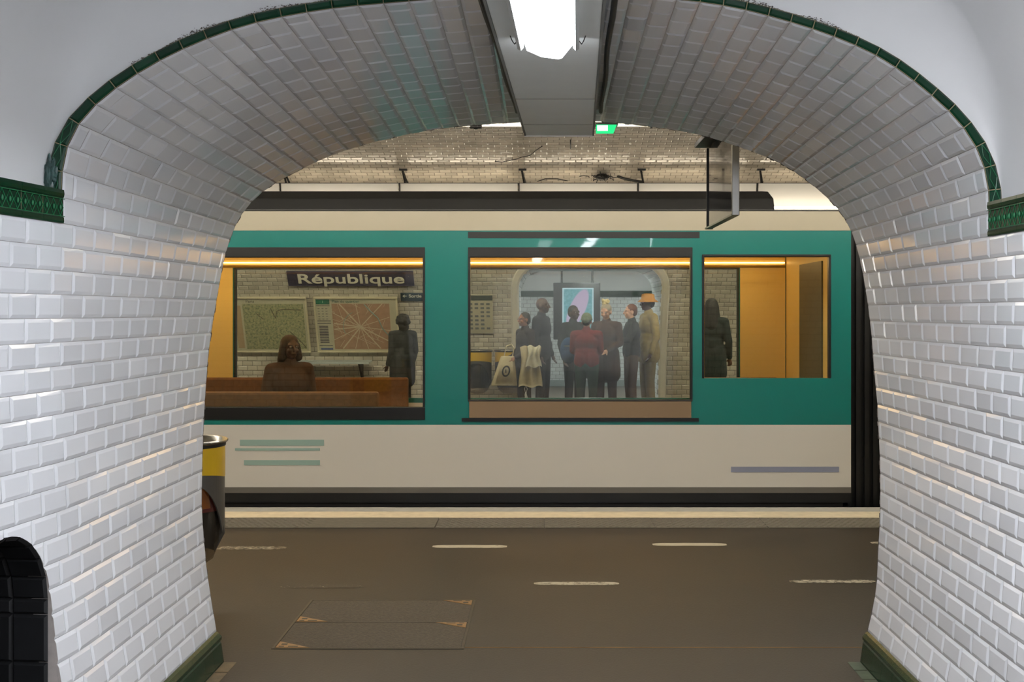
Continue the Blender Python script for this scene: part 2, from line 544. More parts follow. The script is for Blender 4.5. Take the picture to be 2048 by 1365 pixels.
# niche: local frame x = into the wall, y = along the wall, z up; origin on the wall at floor
nl = PL[0][8]
NT_C, NR_, NZT = 0.372, 0.236, 0.885
nc = nl + CDL * NT_C
yaxis = Vector((-CDL[0], -CDL[1], 0)).normalized()     # towards the mouth
xaxis = Vector((-yaxis.y, yaxis.x, 0))                    # out of the room (to the left)
NICHE_M = Matrix.Translation((nc[0], nc[1], 0)) @ Matrix(((xaxis.x, yaxis.x, 0, 0), (xaxis.y, yaxis.y, 0, 0), (0, 0, 1, 0), (0, 0, 0, 1)))
NICHE_OUTLINE = [(-NR_, -0.05), (NR_, -0.05)] + [(NR_ * math.cos(a), NZT - NR_ + NR_ * math.sin(a)) for a in np.linspace(0, PI, 25)]
side_wall('wall_left', PL, 0, -1, CDL, 'white bevelled tile wall on the left, black arched niche low down')
side_wall('wall_right', PR, 1, 1, CDR, 'white bevelled tile wall on the right of the passage')

# niche lining in black painted tiles
def niche():
    depth = 0.34; th = 0.016
    path = [(NR_, z) for z in np.arange(0.0, NZT - NR_, 0.15)] + [(NR_ * math.cos(a), NZT - NR_ + NR_ * math.sin(a)) for a in np.linspace(0, PI, 11)] + \
           [(-NR_, z) for z in np.arange(0.0, NZT - NR_, 0.15)[::-1]]
    quads, nr = [], []
    for i in range(len(path) - 1):
        (y0, z0), (y1, z1) = path[i], path[i + 1]
        mid = V(0, (y0 + y1) / 2, (z0 + z1) / 2); n = V(0, 0, NZT - NR_) - mid
        if mid[2] < NZT - NR_: n = V(0, -np.sign(mid[1]), 0)
        n[0] = 0; n /= np.linalg.norm(n)
        for k in range(3):
            xa, xb = -0.002 + k * 0.115, -0.002 + (k + 1) * 0.115
            quads.append((V(xa, y0, z0), V(xb, y0, z0), V(xb, y1, z1), V(xa, y1, z1))); nr.append(n)
    vs, fs, tn = tile_mesh(quads, nr, bev=0.008, h=0.01)
    # back of the niche, painted brick courses
    q2, n2 = [], []
    for j in range(12):
        off = -0.15 if j % 2 else -0.075
        y = -0.45 + off
        while y < 0.3:
            q2.append((V(depth, y, j * .078), V(depth, y + .15, j * .078), V(depth, y + .15, (j + 1) * .078), V(depth, y, (j + 1) * .078))); n2.append(V(-1, 0, 0)); y += .15
    v2, f2, t2 = tile_mesh(q2, n2, bev=0.006, h=0.006)
    o = len(vs); vs += v2; fs += [tuple(i + o for i in f) for f in f2]; tn += t2
    ob = link_mesh('wall_niche', vs, fs, M['niche'], local=True, tint=tn)
    ob.matrix_world = NICHE_M
    struct(ob, 'black painted arched niche low in the left corridor wall')
    m = MB()
    m.box(depth + .001, depth + .02, -.5, .5, 0, 1.0)
    for i in range(len(path) - 1):
        (y0, z0), (y1, z1) = path[i], path[i + 1]
        m.quad((0.004, y0 * 1.002, z0), (depth, y0 * 1.002, z0), (depth, y1 * 1.002, z1), (0.004, y1 * 1.002, z1))
    b = m.build('wall_niche_backing', M['niche_joint'], local=True); b.matrix_world = NICHE_M; struct(b)
niche()

# ------------------------------------------------------------------ green frieze and arch trim
def outward2d(pts, width):
    """offset points in the mouth plane away from the axis"""
    pts = np.array(pts); t = np.gradient(pts, axis=0); res = []
    for p, d, w_ in zip(pts, t, width):
        n = V(-d[2], 0, d[0]); n /= np.linalg.norm(n)
        if np.dot(n, p - V(0, p[1], 1.4)) < 0: n = -n
        q = p + n * w_; q[1] = 4.026 + 0.0804 * q[0]; res.append(q)
    return np.array(res)

def arch_trim(P, side):
    pts = P[2]; n = len(pts)
    wd = np.interp(np.arange(n), [0, 2, 5, n], [.046, .046, .034, .024])
    outer = outward2d(pts, wd)
    if side < 0: outer[0] = V(pts[0][0] - .046, pts[0][1], pts[0][2])
    else: outer[0] = V(pts[0][0] + .040, pts[0][1], pts[0][2])
    quads, nr = [], []
    fw = V(0, -1, 0)
    for j in range(n - 1):
        a, b, c, d = pts[j], pts[j + 1], outer[j + 1], outer[j]
        quads.append([p + fw * 0.006 for p in (a, b, c, d)]); nr.append(fw)
    vs, fs, tn = tile_mesh(quads, nr, grout=0.0016, bev=0.006, h=0.005, closed=True, back=0.012)
    o = link_mesh('trim_1' if side < 0 else 'trim_2', vs, fs, M['green'], tint=tn)
    struct(o, 'dark green glazed tile edging round the passage mouth, ' + ('left half' if side < 0 else 'right half'))
    b = MB()
    for j in range(n - 1):
        b.quad(*[p + fw * 0.004 for p in (pts[j], pts[j + 1], outer[j + 1], outer[j])])
    struct(b.build('trim_joint_' + ('left' if side < 0 else 'right'), M['cream_joint']))
    # raised lozenges on the upright pieces
    r = MB()
    for j in range(0, 4):
        a, b_, c, d = [p + fw * 0.0125 for p in (pts[j], pts[j + 1], outer[j + 1], outer[j])]
        mids = [(a + d) / 2, (a + b_) / 2 * .8 + (c + d) / 2 * .2, (b_ + c) / 2, (c + d) / 2 * .8 + (a + b_) / 2 * .2]
        for i in range(4):
            r.tube([mids[i], mids[(i + 1) % 4]], 0.0013, 5)
    struct(r.build('trim_relief_' + ('left' if side < 0 else 'right'), M['green_line']))
    return outer

OUT_L = arch_trim(PL, -1)
OUT_R = arch_trim(PR, 1)

def frieze(P, side, ztop, ZS, CD):
    p0 = P[0][-1]; d = Vector(CD / np.linalg.norm(CD)); inn = Vector((-d.y, d.x, 0)) * (1 if side < 0 else -1)
    p0 = Vector(p0); H = ztop - ZS
    def at(s, z, o_): return p0 + d * s + inn * o_ + Vector((0, 0, z))
    tl = 0.128; n = int(CLEN / tl); body = MB(); rel = MB()
    prof = [(0, 0.0), (0.006, 0.0), (0.0075, 0.006), (0.007, 0.017), (0.0045, 0.021), (0.0045, H - 0.026), (0.0075, H - 0.022), (0.009, H - 0.012), (0.007, H), (0, H)]
    for i in range(n):
        a, b = i * tl + 0.001, (i + 1) * tl - 0.001
        if i == 0: a = -0.0
        k = len(prof)
        vs = [at(a, z, o_) for (o_, z) in prof] + [at(b, z, o_) for (o_, z) in prof]
        body.add(vs, [tuple(range(k)), tuple(range(k, 2 * k))[::-1]] + [(j, j + k, (j + 1) % k + k, (j + 1) % k) for j in range(k)])
        if i < 10:
            for q in range(3):
                c = a + tl * (q + .5) / 3; zc = (0.022 + H - 0.03) / 2; hh = (H - 0.054) / 2; ww = tl / 6.4
                for sc in (1,):
                    pts = [at(c - ww * sc, zc, .005), at(c, zc + hh * sc, .005), at(c + ww * sc, zc, .005), at(c, zc - hh * sc, .005), at(c - ww * sc, zc, .005)]
                    rel.tube(pts, 0.0013, 5); rel.ball(at(c, zc, .0062), (.004, .004, .009), 8, 5)
            rel.tube([at(a, 0.0215, .009), at(b, 0.0215, .009)], 0.0015, 5)
            rel.tube([at(a, H - .030, .009), at(b, H - .030, .009)], 0.0015, 5)
    nm = 'left' if side < 0 else 'right'
    struct(body.build('trim_frieze_' + nm, M['green']), 'dark green glazed frieze tiles with raised lozenges, ' + nm + ' wall')
    struct(rel.build('trim_frieze_relief_' + nm, M['green_line']))
    m = MB(); a, b = at(-.0, 0.002, .0), at(CLEN, 0.002, .0)
    m.add([at(0, .002, .004), at(CLEN, .002, .004), at(CLEN, H - .004, .004), at(0, H - .004, .004)], [(0, 1, 2, 3)])
    struct(m.build('trim_frieze_joint_' + nm, M['cream_joint']))
frieze(PL, -1, ZSL + 0.108, ZSL, CDL)
frieze(PR, 1, ZSR + 0.118, ZSR, CDR)

# lump of green cement on the left upright
bm = bmesh.new(); bmesh.ops.create_icosphere(bm, subdivisions=4, radius=1)
from mathutils import noise as mnoise
for v in bm.verts:
    k = 1 + 0.35 * mnoise.noise(v.co * 2.2) + 0.18 * mnoise.noise(v.co * 6)
    v.co = Vector((v.co.x * 0.021 * k, v.co.y * 0.014 * k, v.co.z * 0.056 * k))
me = bpy.data.meshes.new('cement_patch'); bm.to_mesh(me); bm.free()
me.materials.append(mat('green_cement', (44, 74, 70), rough=0.3, noise=0.3, nscale=30, bump=0.3))
pp = on_mouth(104, 350)
cp = bpy.data.objects.new('trim_cement_patch', me); cp.location = (pp[0], pp[1] - 0.012, pp[2]); COL.objects.link(cp)
struct(cp, 'rough lump of green painted cement on the left end of the arch edging')

# grime line where the passage lining meets the station wall
for P, nm in ((PL, 'left'), (PR, 'right')):
    m = MB(); edge = list(P[1]) + list(P[3][1:])
    for a, b in zip(edge[:-1], edge[1:]):
        for k in range(4):
            p = a + (b - a) * (k / 4); q = a + (b - a) * ((k + 1) / 4); r = .0015 + .0045 * random.random() ** 3
            m.tube([p, q], r, 5)
    struct(m.build('trim_edge_grime_' + nm, M['dirt']))

# ------------------------------------------------------------------ plaster: mouth face and corridor vault
def corridor_arc(n):
    res = []
    xl, xr = OUT_L[0][0] - .012, OUT_R[0][0] + .012
    cx, a = (xl + xr) / 2, (xr - xl) / 2
    for i in range(n + 1):
        t = PI * i / n; c, s = math.cos(t), math.sin(t)
        x = cx - a * math.copysign(abs(c) ** 0.86, c); z = 1.86 + 1.22 * abs(s) ** 0.86
        res.append(V(x, 4.026 + .0804 * x, z))
    return np.array(res)
trim_out = np.concatenate([OUT_L, OUT_R[::-1][1:]])
NA = 96
ARC = corridor_arc(NA)
to = resample(trim_out, NA)
NK = 6
m = MB()
def face_row(k):
    """cove: from the trim outward, the plaster leaves the mouth plane and bends into the corridor vault"""
    f = k / NK
    p = to * (1 - f) + ARC * f
    p = p.copy(); p[:, 1] -= 0.10 * (f ** 3)
    return p
rows = [face_row(k) for k in range(NK + 1)]
last = rows[-1]
for s in (0.15, 0.6, 1.5, 3.0, 4.5, CLEN):
    rows.append(ARC + (CDL + (CDR - CDL) * (np.arange(NA + 1) / NA)[:, None]) * s)
vs = [tuple(p) for r in rows for p in r]; W_ = NA + 1
fs = [(i * W_ + j, i * W_ + j + 1, (i + 1) * W_ + j + 1, (i + 1) * W_ + j) for i in range(len(rows) - 1) for j in range(NA)]
struct(link_mesh('ceiling_corridor', vs, fs, M['plaster'], smooth=True), 'white plaster vault of the corridor above the frieze')

# sooty crumbs where plaster meets the edging
m = MB()
for k in range(1300):
    side = random.random() < .5
    t = random.random()
    if side: j = 7 + t * 14
    else: j = 11 + t * 10
    O = OUT_L if side else OUT_R
    i = int(j); f = j - i
    p = O[i] * (1 - f) + O[min(i + 1, len(O) - 1)] * f
    e = abs(random.gauss(0, .0055)) * (1 + math.sin(j * 2.1)) * .6
    n = p - V(0, p[1], 1.2); n[1] = 0; n /= np.linalg.norm(n)
    q = p + n * e; r = random.uniform(.0006, .0018)
    m.ball((q[0], q[1] - .003, q[2]), (r * random.uniform(1, 2.5), r * .5, r), 6, 4)
o = m.build('trim_dirt', M['dirt']); struct(o, 'sooty crumbs along the outer edge of the green edging'); o['kind'] = 'stuff'; o['category'] = 'dirt'

# end wall behind the camera
e0 = rows[-1]
pts = [V(PL[0][0][0], 3.9, 0) + CDL * CLEN] + list(e0) + [V(PR[0][0][0], 4.15, 0) + CDR * CLEN]
struct(link_mesh('wall_behind', pts, [tuple(range(len(pts)))], M['plaster']), 'plaster end wall of the corridor behind the camera')

# ------------------------------------------------------------------ skirting
def skirting(P, side, CD):
    nlo, flo = Vector(P[0][0]), Vector(P[1][0]); inn = 1 if side < 0 else -1
    body = MB(); nm = 'left' if side < 0 else 'right'
    prof = [(0.0, 0.0), (0.034, 0.0), (0.022, 0.085), (0.018, 0.092), (0.024, 0.100), (0.024, 0.112), (0.012, 0.128), (0.0, ZB)]
    def run(a, b, off=Vector((1, 0, 0)), cap=False):
        L = (b - a).length; d = (b - a) / L; s = 0; k = len(prof)
        while s < L - .01:
            e = min(L, s + 0.142)
            A, B = a + d * (s + .0008), a + d * (e - .0008)
            vs = [Vector((A.x, A.y, z)) + off * inn * o_ for (o_, z) in prof] + [Vector((B.x, B.y, z)) + off * inn * o_ for (o_, z) in prof]
            body.add(vs, [tuple(range(k)), tuple(range(k, 2 * k))[::-1]] + [(j, j + k, (j + 1) % k + k, (j + 1) % k) for j in range(k)])
            s = e
    run(nlo, flo); run(nlo, nlo + Vector(CD) * CLEN)
    o = body.build('baseboard_' + nm, M['green'])
    struct(o, 'dark green glazed skirting tiles along the ' + nm + ' wall')
    j = MB()
    for (a, b) in ((nlo, flo), (nlo, nlo + Vector(CD) * CLEN)):
        j.quad((a.x + inn * .020, a.y, 0), (b.x + inn * .020, b.y, 0), (b.x + inn * .012, b.y, .1), (a.x + inn * .012, a.y, .1))
        # wall behind the skirting down to the floor
        j.quad((a.x, a.y, 0), (b.x, b.y, 0), (b.x, b.y, ZB), (a.x, a.y, ZB))
    struct(j.build('baseboard_joint_' + nm, M['cream_joint']))
    # border of small floor tiles
    t = MB(); d = (flo - nlo)
    n = 9
    for i in range(n):
        a = nlo + d * (i / n) + Vector((inn * .038, 0, 0)); b = nlo + d * ((i + 1) / n - .01) + Vector((inn * .038, 0, 0))
        t.add([(a.x, a.y, -.02), (b.x, b.y, -.02), (b.x + inn * .055, b.y, -.02), (a.x + inn * .055, a.y, -.02),
               (a.x, a.y, .002), (b.x, b.y, .002), (b.x + inn * .055, b.y, .002), (a.x + inn * .055, a.y, .002)],
              [(0, 3, 2, 1), (4, 5, 6, 7), (0, 1, 5, 4), (1, 2, 6, 5), (2, 3, 7, 6), (3, 0, 4, 7)])
    mm = mat('floor_tile_' + nm, (58, 74, 56) if side > 0 else (96, 78, 50), rough=0.5, noise=0.4, nscale=14)
    struct(t.build('floor_border_' + nm, mm), 'worn small floor tiles at the foot of the ' + nm + ' skirting')
skirting(PL, -1, CDL); skirting(PR, 1, CDR)

# ------------------------------------------------------------------ platform floor, track bed
m = MB(); m.box(-11, 11, -3, 9.01, -.25, 0)
struct(m.build('floor', M['asphalt_floor']), 'brown asphalt floor of passage and near platform')
def wavy_strip(name, y0, y1, z, mt, x0=-11, x1=11, wob=.006, lab=None, ztop=None):
    n = 220; vs = []; fs = []
    for i in range(n + 1):
        x = x0 + (x1 - x0) * i / n
        a = y0 + wob * mnoise.noise(Vector((x * 1.7, y0, 0))) * 2; b = y1 + wob * .4 * mnoise.noise(Vector((x * 2.3, y1, 3)))
        vs += [(x, a, z), (x, b, z), (x, a, -.2), (x, b, -.2)]
    for i in range(n):
        o = i * 4
        fs += [(o, o + 4, o + 5, o + 1), (o + 2, o + 6, o + 4, o), (o + 1, o + 5, o + 7, o + 3)]
    return struct(link_mesh(name, vs, fs, mt), lab)
# tactile slabs
def tactile():
    xs = [-11, -9.2, -7.4, -5.6, -3.78, -2.33, -0.79, -0.005, 0.79, 1.6, 3.2, 4.8, 6.4, 8, 11]
    m = MB()
    for i in range(len(xs) - 1):
        m.box(xs[i] + .004, xs[i + 1] - .004, 8.585, 9.0, -.2, .004 + .001 * (i % 2))
    x = -3.5
    while x < 3.3:
        if not (-1.72 < x < -.83):
            for r_ in range(9):
                yy = 8.61 + r_ * .043
                xx = x + (.02 if r_ % 2 else 0)
                m.add([(xx, yy, .004), (xx + .03, yy, .004), (xx + .03, yy + .018, .004), (xx, yy + .018, .004),
                       (xx + .008, yy + .005, .009), (xx + .022, yy + .005, .009), (xx + .022, yy + .013, .009), (xx + .008, yy + .013, .009)],
                      [(4, 5, 6, 7), (0, 1, 5, 4), (1, 2, 6, 5), (2, 3, 7, 6), (3, 0, 4, 7)])
        x += .046
    struct(m.build('floor_tactile_strip', M['tactile']), 'grey ribbed tactile slabs along the near platform edge')
tactile()
wavy_strip('floor_edge_stone', 9.0, 9.27, .006, M['stone_pale'], wob=.010, lab='cream painted stone band along the platform edge')
wavy_strip('floor_edge_nosing', 9.27, 9.47, .006, M['nosing'], wob=.004, lab='grey nosing of the near platform edge')
m = MB(); m.box(-11, 11, 9.30, 9.455, -1.1, -.02); struct(m.build('wall_track_near', M['ballast']))
m = MB(); m.box(-11, 11, 9.2, 15.2, -1.25, -1.1); struct(m.build('floor_track_bed', M['ballast']), 'dark track bed between the platforms')
m = MB(); m.box(-11, 11, 14.93, 26.2, -1.1, 0); struct(m.build('floor_opposite', M['far_floor']), 'asphalt floor of the opposite platform')
for i, y in enumerate((9.95, 11.45, 12.95, 14.45)):
    m = MB(); m.box(-11, 11, y - .035, y + .035, -1.1, -.96); m.box(-11, 11, y - .07, y + .07, -1.1, -1.08)
    o = m.build('rail', M['dark_metal']); tag(o, ['steel rail nearest the near platform', 'second steel rail under the train', 'third steel rail, first of the far track', 'steel rail nearest the opposite platform'][i], 'rail', 'running rails')

# worn dashes
def wear_mat(name, wear, seed):
    m = bpy.data.materials.new(name); m.use_nodes = True; t = NT(m); b = m.node_tree.nodes['Principled BSDF']
    tc = t.n('ShaderNodeTexCoord'); mp = t.n('ShaderNodeMapping'); mp.inputs['Location'].default_value = (seed, seed, 0); mp.inputs['Scale'].default_value = (1, 2.2, 1)
    nz = t.n('ShaderNodeTexNoise'); nz.inputs['Scale'].default_value = 24; nz.inputs['Detail'].default_value = 8; nz.inputs['Roughness'].default_value = .75
    cr = t.n('ShaderNodeValToRGB'); cr.color_ramp.elements[0].position = wear; cr.color_ramp.elements[1].position = wear + .05
    cr.color_ramp.elements[0].color = srgb((46, 38, 28)); cr.color_ramp.elements[1].color = srgb((168, 160, 140))
    t.l(tc.outputs['Object'], mp.inputs[0]); t.l(mp.outputs[0], nz.inputs['Vector']); t.l(nz.outputs[0], cr.inputs[0]); t.l(cr.outputs[0], b.inputs['Base Color'])
    b.inputs['Roughness'].default_value = .6
    return m
def dash(px0, px1, py, wear, th=.095):
    D = F * EYE / (py - 624); k = F / D
    x0, x1 = (px0 - 1090) / k, (px1 - 1090) / k
    m = MB(); n = 16; vs = []; fs = []
    for i in range(n + 1):
        x = x0 + (x1 - x0) * i / n; tp = th / 2 * (1 - .5 * (abs(2 * i / n - 1) ** 10))
        a = .006 * mnoise.noise(Vector((x * 9, D, 0)))
        vs += [(x, D - tp + a, .0015), (x, D + tp + a, .0015)]
    for i in range(n): fs.append((2 * i, 2 * i + 2, 2 * i + 3, 2 * i + 1))
    m.add(vs, fs)
    struct(m.build('floor_marking', wear_mat('worn_paint', wear, D + px0)), 'worn cream painted dash on the platform floor')
for a in [(425, 572, 1097, .50), (865, 1014, 1094, .36), (1305, 1453, 1090, .33), (1742, 1890, 1087, .45), (-15, 130, 1100, .5)]: dash(*a)
for a in [(560, 724, 1174, .58, .07), (1068, 1238, 1168, .42, .075), (1579, 1750, 1164, .46, .075), (2090, 2260, 1160, .5, .075)]: dash(*a)

# hatch in the floor
def hatch():
    x0, x1, y0, ym, y1 = -1.245, -.385, 5.52, 5.98, 6.43
    root = empty('access_hatch', ((x0 + x1) / 2, (y0 + y1) / 2, 0))
    tag(root, 'double access cover set flush in the platform floor, brass plates at its corners', 'hatch')
    mc = mat('hatch_concrete', (68, 58, 43), rough=.7, noise=.35, nscale=60, bump=.6, bscale=120)
    mo = mat('hatch_frame', (62, 54, 44), rough=.5, metal=.5)
    br = mat('corner_brass', (140, 104, 62), rough=.45, metal=.3, noise=.1)
    m = MB()
    for (a, b, c, d) in ((x0 - .012, x1 + .012, y1, y1 + .012), (x0 - .012, x1 + .012, y0 - .012, y0), (x0 - .012, x0, y0, y1), (x1, x1 + .012, y0, y1), (x0, x1, ym - .005, ym + .005)):
        m.box(a, b, c, d, -.03, .003)
    m.build('frame', mo, root)
    m = MB(); m.box(x0 + .003, x1 - .003, y0 + .003, ym - .008, -.03, .0025); m.build('cover', mc, root)
    m = MB(); m.box(x0 + .003, x1 - .003, ym + .008, y1 - .003, -.03, .0025); m.build('cover', mc, root)
    def corner(cx, cy, sx, sy):
        L = .155; H = .10
        m = MB(); m.prism([(cx, cy), (cx + sx * L, cy), (cx, cy + sy * H)], 'z', .0025, .0045)
        pl = m.build('corner_plate', br, root)
        q = MB()
        q.box(*sorted((cx + sx * .018, cx + sx * .045)), *sorted((cy + sy * .040, cy + sy * .062)), .0046, .0052)
        q.box(*sorted((cx + sx * .055, cx + sx * .1)), *sorted((cy + sy * .010, cy + sy * .022)), .0046, .0052)
        q.box(*sorted((cx + sx * .012, cx + sx * .036)), *sorted((cy + sy * .010, cy + sy * .022)), .0046, .0052)
        s_ = q.build('keyhole', M['black'], root); s_.parent = pl
        s_.location = (0, 0, 0)
    corner(x0 + .004, ym + .008, 1, 1); corner(x0 + .004, y0 + .004, 1, 1)
    corner(x1 - .004, y1 - .004, -1, -1); corner(x1 - .004, ym - .008, -1, -1)
hatch()
m = MB(); m.box(-.37, 1.9, 5.53, 5.54, -.02, .0015)
struct(m.build('floor_joint', mat('rust_joint', (112, 84, 48), rough=.8, noise=.3)), 'rusty straight joint across the floor beside the hatch')

# ------------------------------------------------------------------ station shell
shell_wall = brick_mat('near_wall_tiles', (200, 196, 184), (90, 84, 76), .15, .076, axis='XZ')
def near_wall():
    vs = []; fs = []
    for P, sgn in ((PL, -1), (PR, 1)):
        edge = [V(P[4], wall_y(0), 0)] + [p for p in P[1]] + [p for p in P[3][1:]]
        o = len(vs)
        for p in edge:
            vs += [tuple(p), (sgn * 11.0, wall_y(p[2]), p[2])]
        for i in range(len(edge) - 1):
            a = o + 2 * i
            fs.append((a, a + 1, a + 3, a + 2))
    # above the mouth
    zt = PL[3][-1][2]; o = len(vs); zs = np.linspace(zt, HH, 24)
    for z in zs: vs += [(-11, wall_y(z), z), (11, wall_y(z), z)]
    for i in range(len(zs) - 1):
        a = o + 2 * i; fs.append((a, a + 1, a + 3, a + 2))
    return struct(link_mesh('wall_near_platform', vs, fs, shell_wall), 'tiled station wall and vault on the near side')
near_wall()

OPX0, OPX1, OPZ, OPR = -.405, 1.80, 2.235, .34          # opposite archway
OPC = (OPX0 + OPX1) / 2
def in_opening(x, z, g=0.0):
    if x < OPX0 - g or x > OPX1 + g or z > OPZ + g: return False
    r = OPR + g
    if z > OPZ + g - r:
        for cx in (OPX0 - g + r, OPX1 + g - r):
            if (x < cx) == (cx < OPC) and (x - cx) ** 2 + (z - (OPZ + g - r)) ** 2 > r * r: return False
    return True

def far_vault():
    # arc-length courses from the wall foot to the crown
    zz = HH * np.sin(np.linspace(0, PI / 2, 2000)); yy = np.array([wall_y(z, True) for z in zz])
    s = np.concatenate([[0], np.cumsum(np.hypot(np.diff(zz), np.diff(yy)))])
    n = int(s[-1] / .0775); st = np.linspace(0, s[-1], n + 1)
    cz, cy = np.interp(st, s, zz), np.interp(st, s, yy)
    quads, nr, g = [], [], MB()
    for j in range(n):
        X = 6.4
        x = -X - (.0765 if j % 2 else 0)
        mz = (cz[j] + cz[j + 1]) / 2
        while x < X:
            a, b = x, x + .153
            xm = x + .0765
            if not in_opening(xm, mz, .04):
                q = (V(a, cy[j], cz[j]), V(b, cy[j], cz[j]), V(b, cy[j + 1], cz[j + 1]), V(a, cy[j + 1], cz[j + 1]))
                quads.append(q); nr.append(inward(q, V(xm, YC, 0)))
                nn = nr[-1]
                g.quad(*[p - nn * .0015 for p in q])
            x += .153
    vs, fs, tn = tile_mesh(quads, nr, grout=.0022, bev=.010, h=.004, wob=.0005)
    o = len(vs); fm = [0] * len(fs) + [1] * len(g.f); vs = vs + g.v; fs = fs + [tuple(i + o for i in f) for f in g.f]; tn += [.5] * len(g.f)
    struct(link_mesh('wall_opposite', vs, fs, None, mats=[M['vtile'], M['vgrout']], fmat=fm, tint=tn), 'tiled wall and vault over the opposite platform')
    m = MB()
    zs = np.linspace(0, HH, 40)
    for sx0, sx1 in ((-11, -6.38), (6.38, 11)):
        for i in range(39):
            a, b = zs[i], zs[i + 1]
            m.quad((sx0, wall_y(a, True), a), (sx1, wall_y(a, True), a), (sx1, wall_y(b, True), b), (sx0, wall_y(b, True), b))
    struct(m.build('wall_opposite_ends', shell_wall))
far_vault()
m = MB()
for x in (-11, 11):
    zs = np.linspace(0, HH, 30)
    pts = [(x, wall_y(z), z) for z in zs] + [(x, wall_y(z, True), z) for z in zs[::-1]]
    m.add([(x, 5.3, -1.3)] + pts + [(x, 19.1, -1.3)], [tuple(range(len(pts) + 2))])
struct(m.build('wall_station_ends', mat('tunnel_dark', (30, 28, 26), rough=.9)))

# opposite archway: moulding, passage, back wall
def opening_path(g, n=10):
    r = OPR + g; pts = [(OPX0 - g, 0.0)]
    for z in np.linspace(.3, OPZ + g - r, 6): pts.append((OPX0 - g, z))
    for i in range(1, n + 1):
        a = PI - PI / 2 * i / n; pts.append((OPX0 - g + r + r * math.cos(a), OPZ + g - r + r * math.sin(a)))
    for i in range(0, n + 1):
        a = PI / 2 - PI / 2 * i / n; pts.append((OPX1 + g - r + r * math.cos(a), OPZ + g - r + r * math.sin(a)))
    for z in np.linspace(OPZ + g - r, .3, 6)[1:]: pts.append((OPX1 + g, z))
    pts.append((OPX1 + g, 0.0))
    return pts
m = MB()
ro = [opening_path(g) for g in (.0, .0, .03, .10, .13)]
dy = [.03, -.03, -.055, -.05, .02]
vs = []
for r_, d in zip(ro, dy):
    for (x, z) in r_: vs.append((x, wall_y(z, True) + d, z))
n = len(ro[0]); fs = [(i * n + j, i * n + j + 1, (i + 1) * n + j + 1, (i + 1) * n + j) for i in range(4) for j in range(n - 1)]
struct(link_mesh('trim_archway', vs, fs, mat('archway_white', (222, 214, 196), rough=.35), smooth=False), 'white moulding round the archway on the opposite platform')
# passage beyond
white_brick = brick_mat('far_passage_tiles', (214, 216, 216), (140, 140, 138), .15, .078, axis='XZ')
white_brick_side = brick_mat('far_passage_side_tiles', (214, 216, 216), (140, 140, 138), .15, .078, axis='YZ')
YB = 25.0
vs = []; p0 = opening_path(0)
for (x, z) in p0: vs.append((x, wall_y(z, True) + .03, z))
for (x, z) in p0: vs.append((x, 20.2, z))
fs = [(j, j + 1, j + 1 + n, j + n) for j in range(n - 1)]
struct(link_mesh('wall_far_reveal', vs, fs, white_brick_side), 'tiled lining of the opposite archway')
m = MB()
m.quad((-2.6, YB, 0), (4.2, YB, 0), (4.2, YB, 1.86), (-2.6, YB, 1.86))
struct(m.build('wall_far_back', white_brick), 'white tiled back wall seen through the opposite archway')
m = MB(); m.quad((-2.6, YB, 1.86), (4.2, YB, 1.86), (4.2, YB, 2.8), (-2.6, YB, 2.8))
m.quad((-2.6, 20.2, 2.75), (4.2, 20.2, 2.75), (4.2, YB, 2.75), (-2.6, YB, 2.75))
struct(m.build('ceiling_far', M['plaster']), 'white plaster above the frieze beyond the opposite archway')
m = MB(); m.box(-2.6, 4.2, YB - .03, YB - .001, 1.86, 1.985)
struct(m.build('trim_far_frieze', M['green']), 'dark green frieze on the wall beyond the opposite archway')
m = MB(); m.box(-2.6, 4.2, YB - .04, YB - .002, 0, .13)
struct(m.build('baseboard_far', mat('pale_skirting', (150, 158, 156), rough=.4)), 'pale skirting beyond the opposite archway')
m = MB()
m.quad((-2.6, 20.2, 0), (-2.6, YB, 0), (-2.6, YB, 2.75), (-2.6, 20.2, 2.75)); m.quad((4.2, 20.2, 0), (4.2, YB, 0), (4.2, YB, 2.75), (4.2, 20.2, 2.75))
m.quad((-2.6, 20.2, 0), (OPX0, 20.2, 0), (OPX0, 20.2, 2.75), (-2.6, 20.2, 2.75)); m.quad((OPX1, 20.2, 0), (4.2, 20.2, 0), (4.2, 20.2, 2.75), (OPX1, 20.2, 2.75))
m.quad((OPX0, 20.2, OPZ), (OPX1, 20.2, OPZ), (OPX1, 20.2, 2.75), (OPX0, 20.2, 2.75))
m.quad((OPX0, 20.2, OPZ - OPR), (OPX0 + .1, 20.2, OPZ - .1), (OPX0 + OPR, 20.2, OPZ), (OPX0, 20.2, OPZ))
struct(m.build('wall_far_sides', white_brick_side))

